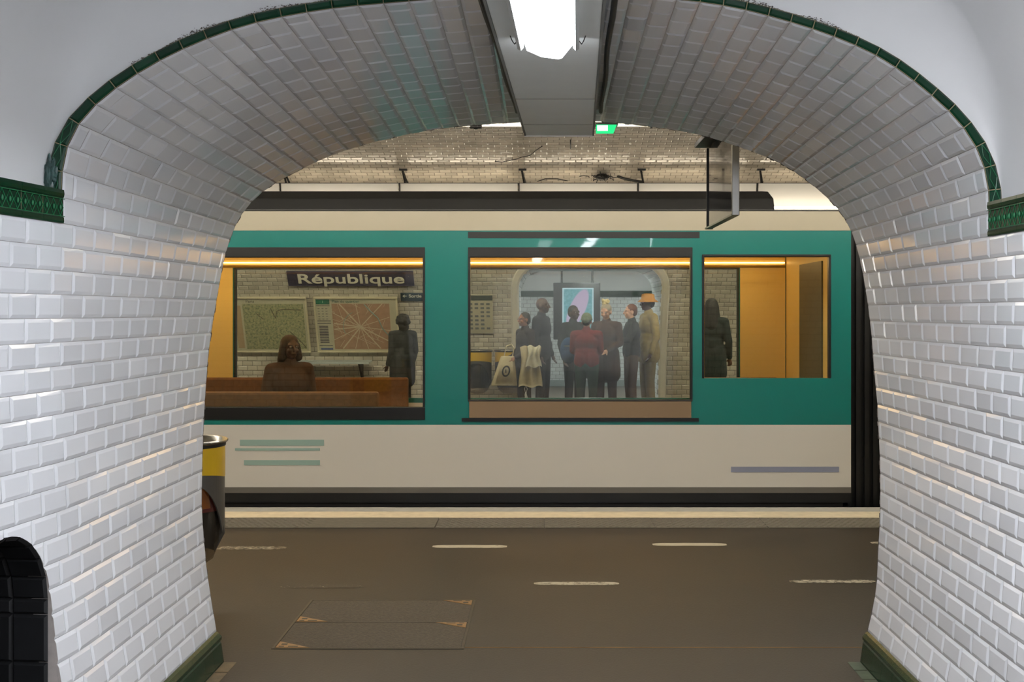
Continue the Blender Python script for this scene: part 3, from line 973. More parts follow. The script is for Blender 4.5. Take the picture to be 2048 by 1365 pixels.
# ------------------------------------------------------------------ overhead duct and corridor lamps
def duct():
    sl = .028
    def cx(y): return .0747 - sl * (6.3 - y)
    root = empty('cable_duct', (cx(3), 3, 2.474))
    tag(root, 'long grey sheet metal duct hung under the passage vault', 'duct')
    y0, y1, hw = -1.9, 6.3, .183
    def strip(xa, xb, z0, z1, ya=y0, yb=y1, mb=None):
        mb = mb or MB()
        vs = []
        for z in (z0, z1):
            vs += [(cx(ya) + xa, ya, z), (cx(ya) + xb, ya, z), (cx(yb) + xb, yb, z), (cx(yb) + xa, yb, z)]
        mb.add(vs, [(0, 3, 2, 1), (4, 5, 6, 7), (0, 1, 5, 4), (1, 2, 6, 5), (2, 3, 7, 6), (3, 0, 4, 7)])
        return mb
    m = strip(-hw + .01, hw - .01, 2.477, 2.565); 
    m.build('casing', M['duct'], root)
    m = strip(-hw, -hw + .009, 2.474, 2.55); strip(hw - .009, hw, 2.474, 2.55, mb=m)
    m.build('edge_rail', M['duct_edge'], root)
    # end lip and seams
    m = MB(); c = cx(y1)
    m.box(c - hw, c + hw, y1, y1 + .006, 2.470, 2.55); m.build('end_plate', M['panel_white'], root)
    for y in (5.22, 5.93):
        MB().box(cx(y) - hw + .012, cx(y) + hw - .012, y, y + .004, 2.4758, 2.4775).build('seam', M['duct_edge'], root)
    for s in (-1, 1):
        m = MB(); pts = [(cx(y) + s * (hw + .035 + .004 * math.sin(y * 5)), y, 2.585) for y in np.linspace(-1, 6.2, 30)]
        m.tube(pts, .011, 8); o = m.build('ceiling_cable', M['black'])
        tag(o, 'dark cable along the ' + ('left' if s < 0 else 'right') + ' side of the overhead duct', 'cable', 'cables beside the duct')
    return cx
cx_duct = duct()

def corridor_lamp():
    """origin at the lamp's far end, under the duct"""
    root = empty('ceiling_lamp', (cx_duct(4.04), 4.04, 2.474))
    L = 1.22
    def skew(mb):
        mb.v = [(x + .028 * y, y, z) for (x, y, z) in mb.v]; return mb
    m = MB(); m.box(-.098, .098, -L, .0, -.022, 0.0)
    skew(m).build('housing', M['lamp_body'], root, local=True)
    prof = [(-.080, -.022), (-.072, -.045), (-.024, -.066), (.034, -.074), (.046, -.070), (.080, -.028), (.080, -.022)]
    m = MB(); m.prism(prof, 'y', -L + .01, -.004)
    skew(m).build('diffuser', M['lamp_on'], root, local=True)
    for s in (-1, 1):
        m = MB(); m.prism([(s * .083, -.022), (s * .098, -.022), (s * .104, -.04), (s * .092, -.046), (s * .083, -.036)], 'y', -L, -.003)
        skew(m).build('side_rail', M['lamp_body'], root, local=True)
        m = MB(); m.tube([(s * .098, -.03, -.012), (s * .112, -.034, -.03), (s * .118, -.06, -.026), (s * .125, -.07, -.01)], .0018, 6)
        skew(m).build('clip', M['dark_metal'], root, local=True)
    return root
lamp = corridor_lamp()
tag(lamp, 'glowing white lamp with faceted diffuser under the grey duct', 'ceiling lamp', 'corridor lamps')
for k, y in enumerate((1.75, -0.5)):
    c = copy_tree(lamp); c.location = (cx_duct(y), y, 2.474)
    c['label'] = ['white corridor lamp under the duct directly over the camera', 'white corridor lamp under the duct behind the camera'][k]

for k, (x, y) in enumerate(((.72, 2.7), (.7, .6))):  # unseen extra lamps, added to brighten the right plaster and wall
    c = copy_tree(lamp); c.location = (x, y, 2.66)
    c['label'] = ['white corridor lamp hung from the plaster near the right corridor wall', 'white corridor lamp behind the camera, near the right wall'][k]
    for ch in c.children:
        if ch.name.startswith('diffuser'):
            ch.data = ch.data.copy(); ch.data.materials[0] = M['lamp_bright']
    for yy in (y - 1.0, y - .2):
        MB().box(x - .04, x + .04, yy - .04, yy + .04, 2.66, 2.98).build('drop_bracket', M['lamp_body'], c)

# ------------------------------------------------------------------ station luminaires
PITCH = 1.592
def luminaire(far=True):
    """continuous white strip fitting over the platform edge; local y towards the track"""
    s = 1 if far else -1
    root = empty('strip_luminaire', (0, 0, 0))
    w_ = PITCH - .012
    m = MB()
    m.prism([(.0 * s, 3.27), (.10 * s, 2.85), (.112 * s, 2.853), (.012 * s, 3.273)], 'x', .006, w_)
    m.build('reflector', M['panel_white'], root, local=True)
    m = MB(); m.prism([(-.015 * s, 3.262), (.28 * s, 3.262), (.28 * s, 3.270), (-.015 * s, 3.270)], 'x', .0, PITCH - .002)
    m.build('top_flange', M['dark_metal'], root, local=True)
    m = MB(); m.tube([(.06, -.09 * s, 2.93), (w_ - .06, -.09 * s, 2.93)], .017, 10); m.build('front_tube', M['tube_front_far' if far else 'tube_front'], root, local=True)
    m = MB(); m.tube([(.06, .19 * s, 3.0), (w_ - .06, .19 * s, 3.0)], .017, 10); m.build('rear_tube', M['tube_on' if far else 'tube_near_rear'], root, local=True)
    m = MB(); m.prism([(.105 * s, 3.035), (.34 * s, 3.035), (.34 * s, 3.043), (.105 * s, 3.043)], 'x', .006, w_)  # hood added to keep the rear tube's light off the upper vault
    m.build('rear_hood', M['panel_white'], root, local=True)
    m = MB(); m.tube([(.08, .24 * s, 3.281), (w_ - .08, .24 * s, 3.281)], .010, 10); m.build('upper_tube', M['tube_up'], root, local=True)
    m = MB(); m.prism([(-.012 * s, 3.27), (.088 * s, 2.845), (.13 * s, 2.845), (.13 * s, 3.27)], 'x', .0, .014)
    m.build('end_bracket', M['dark_metal'], root, local=True)
    m = MB(); m.tube([(.075, .05 * s, 3.27), (.04, .02 * s, 3.45)], .014, 6); m.tube([(.095, .22 * s, 3.27), (.04, .02 * s, 3.45)], .014, 6)
    m.box(.0, .105, -.01, .05, 3.435, 3.46)
    m.build('hanger', M['dark_metal'], root, local=True)
    return root
lf = luminaire(True)
ks = list(range(-6, 7))
for i, k in enumerate(ks):
    o = lf if i == 0 else copy_tree(lf)
    o.location = (-.353 + PITCH * k, 16.0, 0)
    tag(o, 'white strip light along the opposite platform edge, number %s from the left end' % ['one', 'two', 'three', 'four', 'five', 'six', 'seven', 'eight', 'nine', 'ten', 'eleven', 'twelve', 'thirteen'][i], 'strip light', 'strip lights over the opposite platform')
ln_ = luminaire(False)
for i, k in enumerate(ks):
    o = ln_ if i == 0 else copy_tree(ln_)
    o.location = (-.9 + PITCH * k, 8.0, -.085)
    tag(o, 'white strip light above the near platform behind the arch, number %s from the left end' % ['one', 'two', 'three', 'four', 'five', 'six', 'seven', 'eight', 'nine', 'ten', 'eleven', 'twelve', 'thirteen'][i], 'strip light', 'strip lights over the near platform')

# black clamp on the near strip, seen left of the duct
m = MB(); m.box(-.49, -.415, 7.86, 7.895, 2.755, 2.80); m.box(-.465, -.44, 7.84, 7.86, 2.745, 2.81); m.box(-.49, -.415, 7.83, 7.86, 2.75, 2.76)
tag(m.build('light_clamp', M['dark_metal'], bevel=.002), 'small black clamp on the near strip light, left of the duct', 'clamp')

# green exit light
root = empty('exit_sign', (.39, 7.68, 2.72))
tag(root, 'green and white glowing emergency exit box hung right of the duct', 'exit sign')
m = MB(); m.prism([(.328, 2.697), (.44, 2.697), (.457, 2.742), (.328, 2.742)], 'y', 7.64, 7.72); m.build('light_box', emis('exit_green', (40, 205, 120), 1.6), root)
m = MB(); m.box(.332, .40, 7.636, 7.639, 2.702, 2.738); m.build('pictogram_field', emis('exit_white', (215, 255, 232), 1.6), root)
m = MB(); m.box(.32, .465, 7.63, 7.73, 2.743, 2.757); m.build('cap', M['duct_edge'], root)
m = MB(); m.tube([(.39, 7.68, 2.755), (.39, 7.68, 3.35)], .008, 8); m.build('hanger_rod', M['dark_metal'], root)

# cables and junctions on the vault
def vault_pt(px, py):
    D = 16.5
    for _ in range(80):
        z = EYE - (py - 624) * D / F
        z = min(z, HH - .02)
        D = .7 * D + .3 * wall_y(z, True)
    return Vector(((px - 1090) * D / F, D - .02, EYE - (py - 624) * D / F - .01))
def cable(pix, r, label, name='vault_cable'):
    m = MB(); m.tube([vault_pt(*p) for p in pix], r, 7); return tag(m.build(name, M['dark_metal'], smooth=True), label, 'cable')
cable([(1235, 352), (1250, 357), (1270, 361), (1285, 363)], .018, 'thick black cable running right from the cable knot on the vault')
cable([(1075, 362), (1090, 357), (1115, 357), (1135, 361)], .006, 'thin black cable looping above the middle strip light')
cable([(990, 322), (1005, 323), (1030, 318), (1045, 313), (1060, 310), (1072, 300), (1085, 291)], .005, 'thin brown cable creeping diagonally over the vault tiles')
cable([(1141, 279), (1141, 287), (1141, 296)], .008, 'short black hook hanging from the vault right of the duct')
m = MB()
c = vault_pt(1203, 352) - Vector((0, .06, .02))
for i in range(60):
    d = Vector((random.gauss(0, .075), random.gauss(0, .03), random.gauss(0, .018)))
    e = d + Vector((random.gauss(0, .05), random.gauss(0, .02), random.gauss(0, .02)))
    m.tube([c + d - Vector((0, .04, 0)), c + (d + e) / 2 + Vector((0, -.05, .01)), c + e - Vector((0, .04, 0))], .006, 5)
m.ball(c - Vector((0, .05, 0)), (.09, .04, .05))
tag(m.build('cable_knot', M['dark_metal']), 'tangled black knot of wires on the vault above the strip lights', 'cable')

# ------------------------------------------------------------------ hanging sign on the near platform
def hanging_sign():
    root = empty('hanging_sign', (1.085, 7.42, 2.6))
    tag(root, 'glossy dark hanging panel with steel edges, seen almost edge on below the arch', 'hanging sign')
    ya, yb = 6.84, 8.0
    xa = lambda y: 1.077 + .012 * (y - 6.84) / 1.16
    m = MB(); n = 12; th = .035; vs = []; fs = []
    def bot(t): return 2.10 - .0 * t + .022 * (1 - (2 * t - 1) ** 2)
    for i in range(n + 1):
        t = i / n; y = ya + .02 + (yb - ya - .03) * t; bow = -.010 * (1 - (2 * t - 1) ** 2)
        x = xa(y)
        vs += [(x + bow - .004, y, 2.11), (x + bow - .004, y, 2.63), (x + .02, y, 2.63), (x + .02, y, 2.11)]
    for i in range(n):
        a = 4 * i
        for k in range(4): fs.append((a + k, a + (k + 1) % 4, a + 4 + (k + 1) % 4, a + 4 + k))
    fs += [(0, 3, 2, 1), (4 * n, 4 * n + 1, 4 * n + 2, 4 * n + 3)]
    m.add(vs, fs); m.build('glossy_face', mat('mirror_dark', (74, 76, 82), rough=.06, metal=.9), root, smooth=False)
    m = MB(); m.box(1.077 - .012, 1.077 + .03, ya - .012, ya + .02, 2.10, 2.64); m.build('near_edge', M['steel'], root, bevel=.003)
    m = MB(); m.box(1.089 - .012, 1.089 + .03, yb - .01, yb + .008, 2.10, 2.64); m.build('far_edge', M['dark_metal'], root)
    m = MB(); m.prism([(1.065, 2.100), (1.107, 2.100), (1.107, 2.11), (1.065, 2.11)], 'y', ya, yb); m.build('lower_rail', mat('green_glass_edge', (60, 84, 70), rough=.2), root)
    m = MB(); m.box(1.0, 1.13, 6.9, 8.02, 2.645, 2.675); m.build('bracket', M['dark_metal'], root)
    m = MB(); m.tube([(1.08, 7.45, 2.67), (1.08, 7.45, 3.3)], .02, 10); m.build('drop_rod', M['dark_metal'], root)
hanging_sign()

# ------------------------------------------------------------------ yellow litter bins
def litter_bin(hide_back=False):
    root = empty('litter_bin', (0, 0, 0))
    R = .225
    yel = M.get('bin_yellow') or mat('bin_yellow', (206, 166, 30), rough=.38, noise=.05, nscale=8); M['bin_yellow'] = yel
    # rim with a rolled lip
    m = MB(); m.lathe([(R + .004, .600), (R + .014, .606), (R + .016, .614), (R + .010, .620), (R - .004, .618), (R - .010, .560), (R - .012, .500)], n=48, cap=False)
    m.build('rim', M['steel'], root, local=True, smooth=True)
    m = MB(); m.lathe([(R + .003, .585), (R + .004, .600)], n=48, cap=False); m.build('rim_band', M['black'], root, local=True, smooth=True)
    # yellow collar cut to a downward arc in front
    n = 64; vs = []; fs = []
    def low(a):   # a: angle, front is -y
        f = abs(((a + PI / 2 + PI) % (2 * PI)) - PI)      # 0 at the front
        return .455 - .03 * min(1, (f / 1.25)) ** 2
    for i in range(n):
        a = 2 * PI * i / n
        for (r, z) in ((R, .587), (R, low(a)), (R - .006, low(a)), (R - .006, .587)):
            vs.append((r * math.cos(a), r * math.sin(a), z))
    for i in range(n):
        j = (i + 1) % n
        for k in range(4): fs.append((4 * i + k, 4 * j + k, 4 * j + (k + 1) % 4, 4 * i + (k + 1) % 4))
    m = MB(); m.add(vs, fs); m.build('yellow_collar', yel, root, local=True, smooth=False)
    # grey metal hoop frame following the arc and the back shell
    vs = []; fs = []
    for i in range(n):
        a = 2 * PI * i / n
        f_ = abs(((a + PI / 2 + PI) % (2 * PI)) - PI)
        lo = .415 - .39 * min(1, f_ / 1.35) ** 2.4
        tp = .80 if lo < .1 else 1.0
        for (r, z) in ((R - .002, low(a)), (R - .002, lo + (.10 if lo < .1 else 0)), ((R - .01) * tp, lo), (R - .01, low(a))):
            vs.append((r * math.cos(a), r * math.sin(a), z))
    for i in range(n):
        j = (i + 1) % n
        for k in range(4): fs.append((4 * i + k, 4 * j + k, 4 * j + (k + 1) % 4, 4 * i + (k + 1) % 4))
    m = MB(); m.add(vs, fs); m.build('grey_shell', M.get('bin_grey') or mat('bin_grey', (88, 84, 78), rough=.45, metal=.4), root, local=True)
    # clear plastic liner
    m = MB(); prof = [(.03, -.055), (.10, -.045), (.165, .0), (.195, .09), (.205, .2), (.208, .34), (.210, .47)]
    m.lathe(prof, n=36, cap=False)
    for i, v in enumerate(m.v):
        k = 1 + .035 * mnoise.noise(Vector((v[0] * 14, v[1] * 14, v[2] * 6))); m.v[i] = (v[0] * k, v[1] * k, v[2])
    m.build('plastic_liner', M.get('liner') or glass('liner_plastic', (.72, .68, .62), .16, .12), root, local=True, smooth=True)
    # hinge bar to the wall
    m = MB(); m.box(-.04, .04, R - .01, R + .10, .25, .57); m.build('wall_bracket', M['dark_metal'], root, local=True)
    return root
bn = litter_bin()
bn.location = (-1.89, 6.22, .27)
bn.rotation_euler = (0, 0, math.radians(20))
tag(bn, 'yellow topped litter bin with clear liner half hidden behind the left wall', 'litter bin', 'litter bins')
m = MB(); m.box(-.03, .16, -.06, .05, 0, .26)
ct = m.build('carton', mat('carton_orange', (204, 120, 28), rough=.4), local=True); ct.location = (-1.865, 6.21, .51); ct.rotation_euler = (math.radians(4), math.radians(-7), .3)
tag(ct, 'orange and red carton seen through the clear liner of the near bin', 'carton')
m = MB(); m.box(.13, .165, -.063, .053, -.002, .262); m.box(-.033, .165, -.064, .054, -.004, .015); q = m.build('red_border', mat('carton_red', (120, 24, 18), rough=.4), ct, local=True)
m = MB(); m.box(.165, .178, -.05, .04, .01, .25); m.build('pale_fold', mat('carton_pale', (196, 186, 110), rough=.5), ct, local=True)
b2 = copy_tree(bn); b2.location = (-1.04, 18.35, .35); b2.rotation_euler = (0, 0, 0)
b2['label'] = 'yellow litter bin with clear liner by the left side of the opposite archway'
b3 = copy_tree(bn); b3.location = (-.545, 18.42, .35); b3.rotation_euler = (0, 0, 0)
b3['label'] = 'second litter bin beside the archway, partly behind the woman with the tote bag'

# ------------------------------------------------------------------ opposite wall: signs
def wall_board(name, px_c, py_top, py_bot, width, label, cat, depth=.03, gap=.012, group=None):
    z1 = EYE - (py_top - 624) * 18.5 / F; z0 = EYE - (py_bot - 624) * 18.5 / F
    zc = (z0 + z1) / 2; yt, yb = wall_y(z1, True), wall_y(z0, True)
    yc = min((yt + yb) / 2, wall_y(zc, True)) - depth - gap
    ang = math.atan2(yb - yt, z1 - z0)
    x = (px_c - 1090) * yc / F
    zc = EYE - ((py_top + py_bot) / 2 - 624) * yc / F
    root = empty(name, (x, yc, zc), (ang, 0, 0))
    tag(root, label, cat, group)
    return root, width, (py_bot - py_top) * yc / F
def lbox(x0, x1, y0, y1, z0, z1): return MB().box(x0, x1, y0, y1, z0, z1)
navy = mat('enamel_navy', (46, 42, 62), rough=.3)
lett = mat('enamel_cream', (226, 220, 200), rough=.4)

r_, w_, h_ = wall_board('station_sign', 701, 540, 576, 1.93, 'dark station name plate with cream lettering on the opposite wall', 'station sign', .03)
lbox(-w_ / 2, w_ / 2, 0, .03, -h_ / 2, h_ / 2).build('plate', navy, r_, local=True, bevel=.004)
text_part('lettering', 'R\u00e9publique', .255, (0.0, -.004, -.008), lett, r_, bold=.0040, width=1.62)
m = MB()
for a in ((-w_ / 2, w_ / 2, -.004, 0, h_ / 2 - .008, h_ / 2), (-w_ / 2, w_ / 2, -.004, 0, -h_ / 2, -h_ / 2 + .008)): m.box(*a)
m.build('border', mat('plate_edge', (70, 64, 84), rough=.4), r_, local=True)

frame_m = mat('frame_cream', (220, 208, 178), rough=.35, metal=.2)
def map_board(px, w0, label, kind):
    r, w_, h_ = wall_board('map_board', px, 589, 712, w0, label, 'map', .025)
    m = MB(); t = .028
    m.box(-w_ / 2, w_ / 2, -.02, .02, h_ / 2 - t, h_ / 2); m.box(-w_ / 2, w_ / 2, -.02, .02, -h_ / 2, -h_ / 2 + t)
    m.box(-w_ / 2, -w_ / 2 + t, -.014, .02, -h_ / 2, h_ / 2); m.box(w_ / 2 - t, w_ / 2, -.014, .02, -h_ / 2, h_ / 2)
    m.build('frame', frame_m, r, local=True, bevel=.004)
    lbox(-w_ / 2 + t, w_ / 2 - t, 0, .02, -h_ / 2 + t, h_ / 2 - t).build('backing', mat('map_paper', (190, 184, 160), rough=.35), r, local=True)
    return r, w_ / 2 - t, h_ / 2 - t
# left map: green-beige regional map
r, hw, hh = map_board(541, 1.19, 'framed greenish transport map, the left board of the two under the name plate', 0)
mg = bpy.data.materials.new('regional_map'); mg.use_nodes = True; t = NT(mg); b = mg.node_tree.nodes['Principled BSDF']
tc = t.n('ShaderNodeTexCoord'); nz = t.n('ShaderNodeTexNoise'); nz.inputs['Scale'].default_value = 30; nz.inputs['Detail'].default_value = 4; nz.inputs['Roughness'].default_value = .75
cr = t.n('ShaderNodeValToRGB'); e = cr.color_ramp.elements
e[0].position = .38; e[0].color = srgb((96, 100, 80)); e[1].position = .62; e[1].color = srgb((176, 168, 128))
x_ = e.new(.46); x_.color = srgb((140, 146, 108)); x_ = e.new(.54); x_.color = srgb((160, 156, 122))
t.l(tc.outputs['Object'], nz.inputs['Vector']); t.l(nz.outputs[0], cr.inputs[0]); t.l(cr.outputs[0], b.inputs['Base Color']); b.inputs['Roughness'].default_value = .35
lbox(-hw + .16, hw - .03, -.002, 0, -hh + .03, hh - .09).build('map_print', mg, r, local=True)
m = MB(); m.box(-hw + .03, -hw + .13, -.002, 0, -hh + .05, hh - .12); m.build('legend', mat('legend_tan', (176, 150, 116), rough=.5), r, local=True)
text_part('heading', 'Paris', .07, (-.28, -.003, hh - .045), mat('print_grey', (96, 92, 80), rough=.5), r)
m = MB()
for pts in ([(.02, .3), (.09, .12)], [(.09, .12), (.12, .24), (.2, .27), (.5, .26)], [(.3, -.12), (.42, -.25), (.52, -.38)], [(-.2, .2), (-.1, .1)]):
    pts = [(min(x, hw - .04), -.004, min(z, hh - .1)) for x, z in pts]; m.tube(pts, .005, 5)
m.build('map_lines', mat('map_dark_line', (80, 66, 50), rough=.6), r, local=True)
# right map: street plan
r, hw, hh = map_board(714, 1.30, 'framed pinkish street plan with radiating avenues, nearest the exit sign', 1)
pk = mat('street_plan', (166, 130, 106), rough=.35, noise=.12, nscale=9)
mx0, mx1, mz0, mz1 = -hw + .25, hw - .10, -hh + .03, hh - .085
lbox(mx0, mx1, -.002, 0, mz0, mz1).build('map_print', pk, r, local=True)
m = MB(); c0 = (mx0 + mx1) / 2 - .02; cz = -.03
def clipseg(a, b):
    f = 1.0
    (ax, az), (bx, bz) = a, b
    for _ in range(60):
        x, z = ax + (bx - ax) * f, az + (bz - az) * f
        if mx0 < x < mx1 and mz0 < z < mz1: break
        f -= 1 / 60
    return (ax + (bx - ax) * f, az + (bz - az) * f)
def street(a, b, wd):
    b = clipseg(a, b); d = math.hypot(b[0] - a[0], b[1] - a[1])
    if d < .02: return
    nx, nz_ = -(b[1] - a[1]) / d * wd / 2, (b[0] - a[0]) / d * wd / 2
    m.quad((a[0] - nx, -.0035, a[1] - nz_), (b[0] - nx, -.0035, b[1] - nz_), (b[0] + nx, -.0035, b[1] + nz_), (a[0] + nx, -.0035, a[1] + nz_))
for ang, wd in ((98, .012), (128, .022), (150, .012), (172, .02), (186, .02), (208, .012), (232, .02), (255, .010), (285, .010), (308, .018), (330, .020), (352, .012), (20, .010), (48, .016)):
    a = math.radians(ang); street((c0, cz), (c0 + math.cos(a), cz + math.sin(a)), wd)
for i in range(26):
    p = (random.uniform(mx0 + .03, mx1 - .03), random.uniform(mz0 + .03, mz1 - .03)); a = random.choice((.5, 2.0, 1.1, 2.7)) + random.gauss(0, .1); l = random.uniform(.12, .4)
    street(p, (p[0] + math.cos(a) * l, p[1] + math.sin(a) * l), .006)
m.build('streets', mat('street_white', (204, 188, 164), rough=.4), r, local=True)
m = MB(); m.tube([(c0 + .08, -.004, mz1 - .01), (c0 + .16, -.004, .25), (c0 + .28, -.004, .12), (c0 + .34, -.004, -.06), (mx1 - .02, -.004, -.2)], .009, 6)
m.tube([(c0 + .27 * math.cos(a), -.004, cz + .27 * math.sin(a)) for a in np.linspace(2.0, 3.6, 12)], .005, 6)
m.build('canal', mat('canal_blue', (122, 146, 140), rough=.4), r, local=True)
lbox(-hw + .01, -hw + .22, -.003, 0, hh - .095, hh - .01).build('green_header', mat('info_green', (34, 98, 74), rough=.4), r, local=True)
text_part('info_symbol', 'i', .06, (-hw + .115, -.005, hh - .052), lett, r)
text_part('heading', 'Plan du quartier', .062, (-hw + .47, -.004, hh - .045), mat('print_green', (80, 104, 92), rough=.5), r, width=.42)
lg = mat('print_ink', (58, 54, 70), rough=.5)
m = MB()
for i in range(11):
    z = -.02 - i * .028
    m.box(-hw + .03, -hw + .17, -.003, 0, z - .008, z + .006)
for z in (hh - .12, .07, .03, -.36): m.box(-hw + .01, -hw + .22, -.003, 0, z - .004, z + .004)
for i in range(5):
    for j in range(3): m.box(-hw + .03 + j * .06, -hw + .06 + j * .06, -.003, 0, .10 + i * .045, .106 + i * .045)
m.build('index_table', lg, r, local=True)
lbox(-hw + .03, -hw + .22, -.003, 0, -hh + .02, -hh + .05).build('blue_footer', mat('footer_blue', (74, 90, 140), rough=.5), r, local=True)

r, w_, h_ = wall_board('direction_sign', 824, 586, 604, .35, 'small dark exit direction sign with arrow right of the street plan', 'direction sign', .02)
lbox(-w_ / 2, w_ / 2, 0, .02, -h_ / 2, h_ / 2).build('plate', mat('sortie_blue', (30, 50, 60), rough=.4), r, local=True)
text_part('lettering', '\u2190 Sortie', .075, (0.0, -.003, .022), lett, r, bold=.0015, width=.29)

r, w_, h_ = wall_board('timetable_board', 960, 586, 673, .40, 'pale timetable board with dark header beside the opposite archway', 'timetable', .02)
lbox(-w_ / 2, w_ / 2, 0, .02, -h_ / 2, h_ / 2).build('board', mat('timetable_cream', (196, 186, 158), rough=.5), r, local=True)
lbox(-w_ / 2, w_ / 2, -.003, 0, h_ / 2 - .09, h_ / 2).build('header', mat('timetable_header', (70, 72, 62), rough=.5), r, local=True)
m = MB()
for i in range(4):
    for j in range(7):
        if random.random() < .9: m.box(-.17 + i * .09, -.115 + i * .09, -.003, 0, h_ / 2 - .17 - j * .072, h_ / 2 - .135 - j * .072)
m.build('print', mat('timetable_ink', (110, 110, 104), rough=.5), r, local=True)

# pale bench slab under the maps
root = empty('wall_bench', (-3.45, 18.6, .75)); tag(root, 'pale sloping wall bench under the two maps', 'bench')
m = MB(); m.prism([(18.55, .74), (18.90, .76), (18.90, .79), (18.55, .77)], 'x', -4.1, -2.72); m.build('seat', mat('bench_pale', (176, 184, 182), rough=.4), root, bevel=.004)
for x in (-3.95, -2.9):
    m = MB(); m.prism([(18.6, .74), (18.98, .76), (18.98, .45)], 'x', x, x + .03); m.build('bracket', M['dark_metal'], root)

# ------------------------------------------------------------------ inside the opposite archway
root = empty('screen', (.58, 21.5, 1.7)); tag(root, 'lit advertising screen in a black case beyond the opposite archway', 'screen')
lbox(.15, .99, 21.5, 21.68, 1.05, 2.07).build('case', M['train_black'], root, bevel=.01)
scr = bpy.data.materials.new('screen_picture'); scr.use_nodes = True; t = NT(scr); scr.node_tree.nodes.clear()
o_ = t.n('ShaderNodeOutputMaterial'); em = t.n('ShaderNodeEmission'); em.inputs[1].default_value = 1.3
tc = t.n('ShaderNodeTexCoord'); mp = t.n('ShaderNodeMapping'); mp.vector_type = 'TEXTURE'; mp.inputs['Rotation'].default_value = (0, math.radians(24), 0); mp.inputs['Scale'].default_value = (.17, 1, .46); mp.inputs['Location'].default_value = (.0, 0, -.10)
gr = t.n('ShaderNodeTexGradient', gradient_type='SPHERICAL'); nz = t.n('ShaderNodeTexNoise'); nz.inputs['Scale'].default_value = 24
c1 = t.n('ShaderNodeValToRGB'); c1.color_ramp.elements[0].color = srgb((60, 110, 122)); c1.color_ramp.elements[1].color = srgb((120, 170, 190))
c2 = t.n('ShaderNodeValToRGB'); c2.color_ramp.elements[0].position = .12; c2.color_ramp.elements[1].position = .22
mx = t.n('ShaderNodeMix', data_type='RGBA')
mx.inputs[7].default_value = srgb((168, 152, 186))
t.l(tc.outputs['Object'], mp.inputs[0]); t.l(mp.outputs[0], gr.inputs[0]); t.l(tc.outputs['Object'], nz.inputs[0]); t.l(nz.outputs[0], c1.inputs[0])
t.l(gr.outputs[0], c2.inputs[0]); t.l(c2.outputs[0], mx.inputs[0]); t.l(c1.outputs[0], mx.inputs[6]); t.l(mx.outputs[2], em.inputs[0]); t.l(em.outputs[0], o_.inputs[0])
lbox(.335, .845, 21.492, 21.499, 1.15, 1.955).build('picture', scr, root)
m = MB()
for a in ((.31, .335, 1.125, 1.98), (.845, .87, 1.125, 1.98), (.31, .87, 1.955, 1.98)): m.box(a[0], a[1], 21.488, 21.499, a[2], a[3])
m.build('glowing_border', emis('screen_border', (180, 205, 225), 1.1), root)
for x in (.3, .85): MB().tube([(x, 21.6, 2.05), (x, 21.6, 2.75)], .02, 8).build('hanger', M['dark_metal'], root)
root = empty('passage_lamp', (.82, 20.6, 2.3)); tag(root, 'lit ceiling lamp at the top of the opposite archway', 'ceiling lamp')
m = MB(); m.prism([(.70, 2.33), (.94, 2.33), (.90, 2.285), (.74, 2.285)], 'y', 20.5, 21.2); m.build('diffuser', emis('passage_light', (240, 246, 255), 90), root)
MB().box(.68, .96, 20.45, 21.25, 2.331, 2.38).build('housing', M['lamp_body'], root)
MB().box(.7, .94, 20.42, 21.3, 2.44, 2.6).build('trunking', M['lamp_body'], root)
for x in (.75, .9): MB().tube([(x, 20.8, 2.38), (x, 20.8, 2.45)], .01, 6).build('rod', M['dark_metal'], root)

for k, (x, y) in enumerate(((-.6, 21.2), (2.2, 22.4))):  # out-of-sight copies added to brighten the passage behind the archway
    c = copy_tree(root); c.location = (x, y, 2.44)
    c['label'] = ['ceiling lamp beyond the archway, hidden by its left side', 'ceiling lamp deep beyond the archway on the right'][k]
root['group'] = 'lamps beyond the opposite archway'
# ------------------------------------------------------------------ the train
YN, YF = 9.60, 12.0
KT = 250.0
def X_(px): return (px - 1090) / KT
Z_ROOF, Z_CR0, Z_TB0, Z_WT, Z_WB, Z_WL0 = 2.355, 2.20, 2.065, 1.985, .786, .65
def side_panels(mbs, y0, y1, x0, x1, wins):
    """mbs: dict of MB; wins: list of (xa, xb, z_bottom)"""
    mbs['cream'].box(x0, x1, y0, y1, .146, .645)
    mbs['stripe'].box(x0, x1, y0, y1, .645, .69)
    mbs['upper'].box(x0, x1, y0, y1, 2.07, 2.20)
    mbs['cornice'].box(x0, x1, y0 - .004, y1, 2.20, 2.355)
    xs = x0
    for (a, b, zb) in sorted(wins):
        if a > xs: mbs['pillar'].box(xs, a, y0, y1, .69, 2.07)
        if zb > .70: mbs['pillar'].box(a, b, y0, y1, .69, zb)
        mbs['pillar'].box(a, b, y0, y1, 1.99, 2.07)
        xs = b
    if xs < x1: mbs['pillar'].box(xs, x1, y0, y1, .69, 2.07)

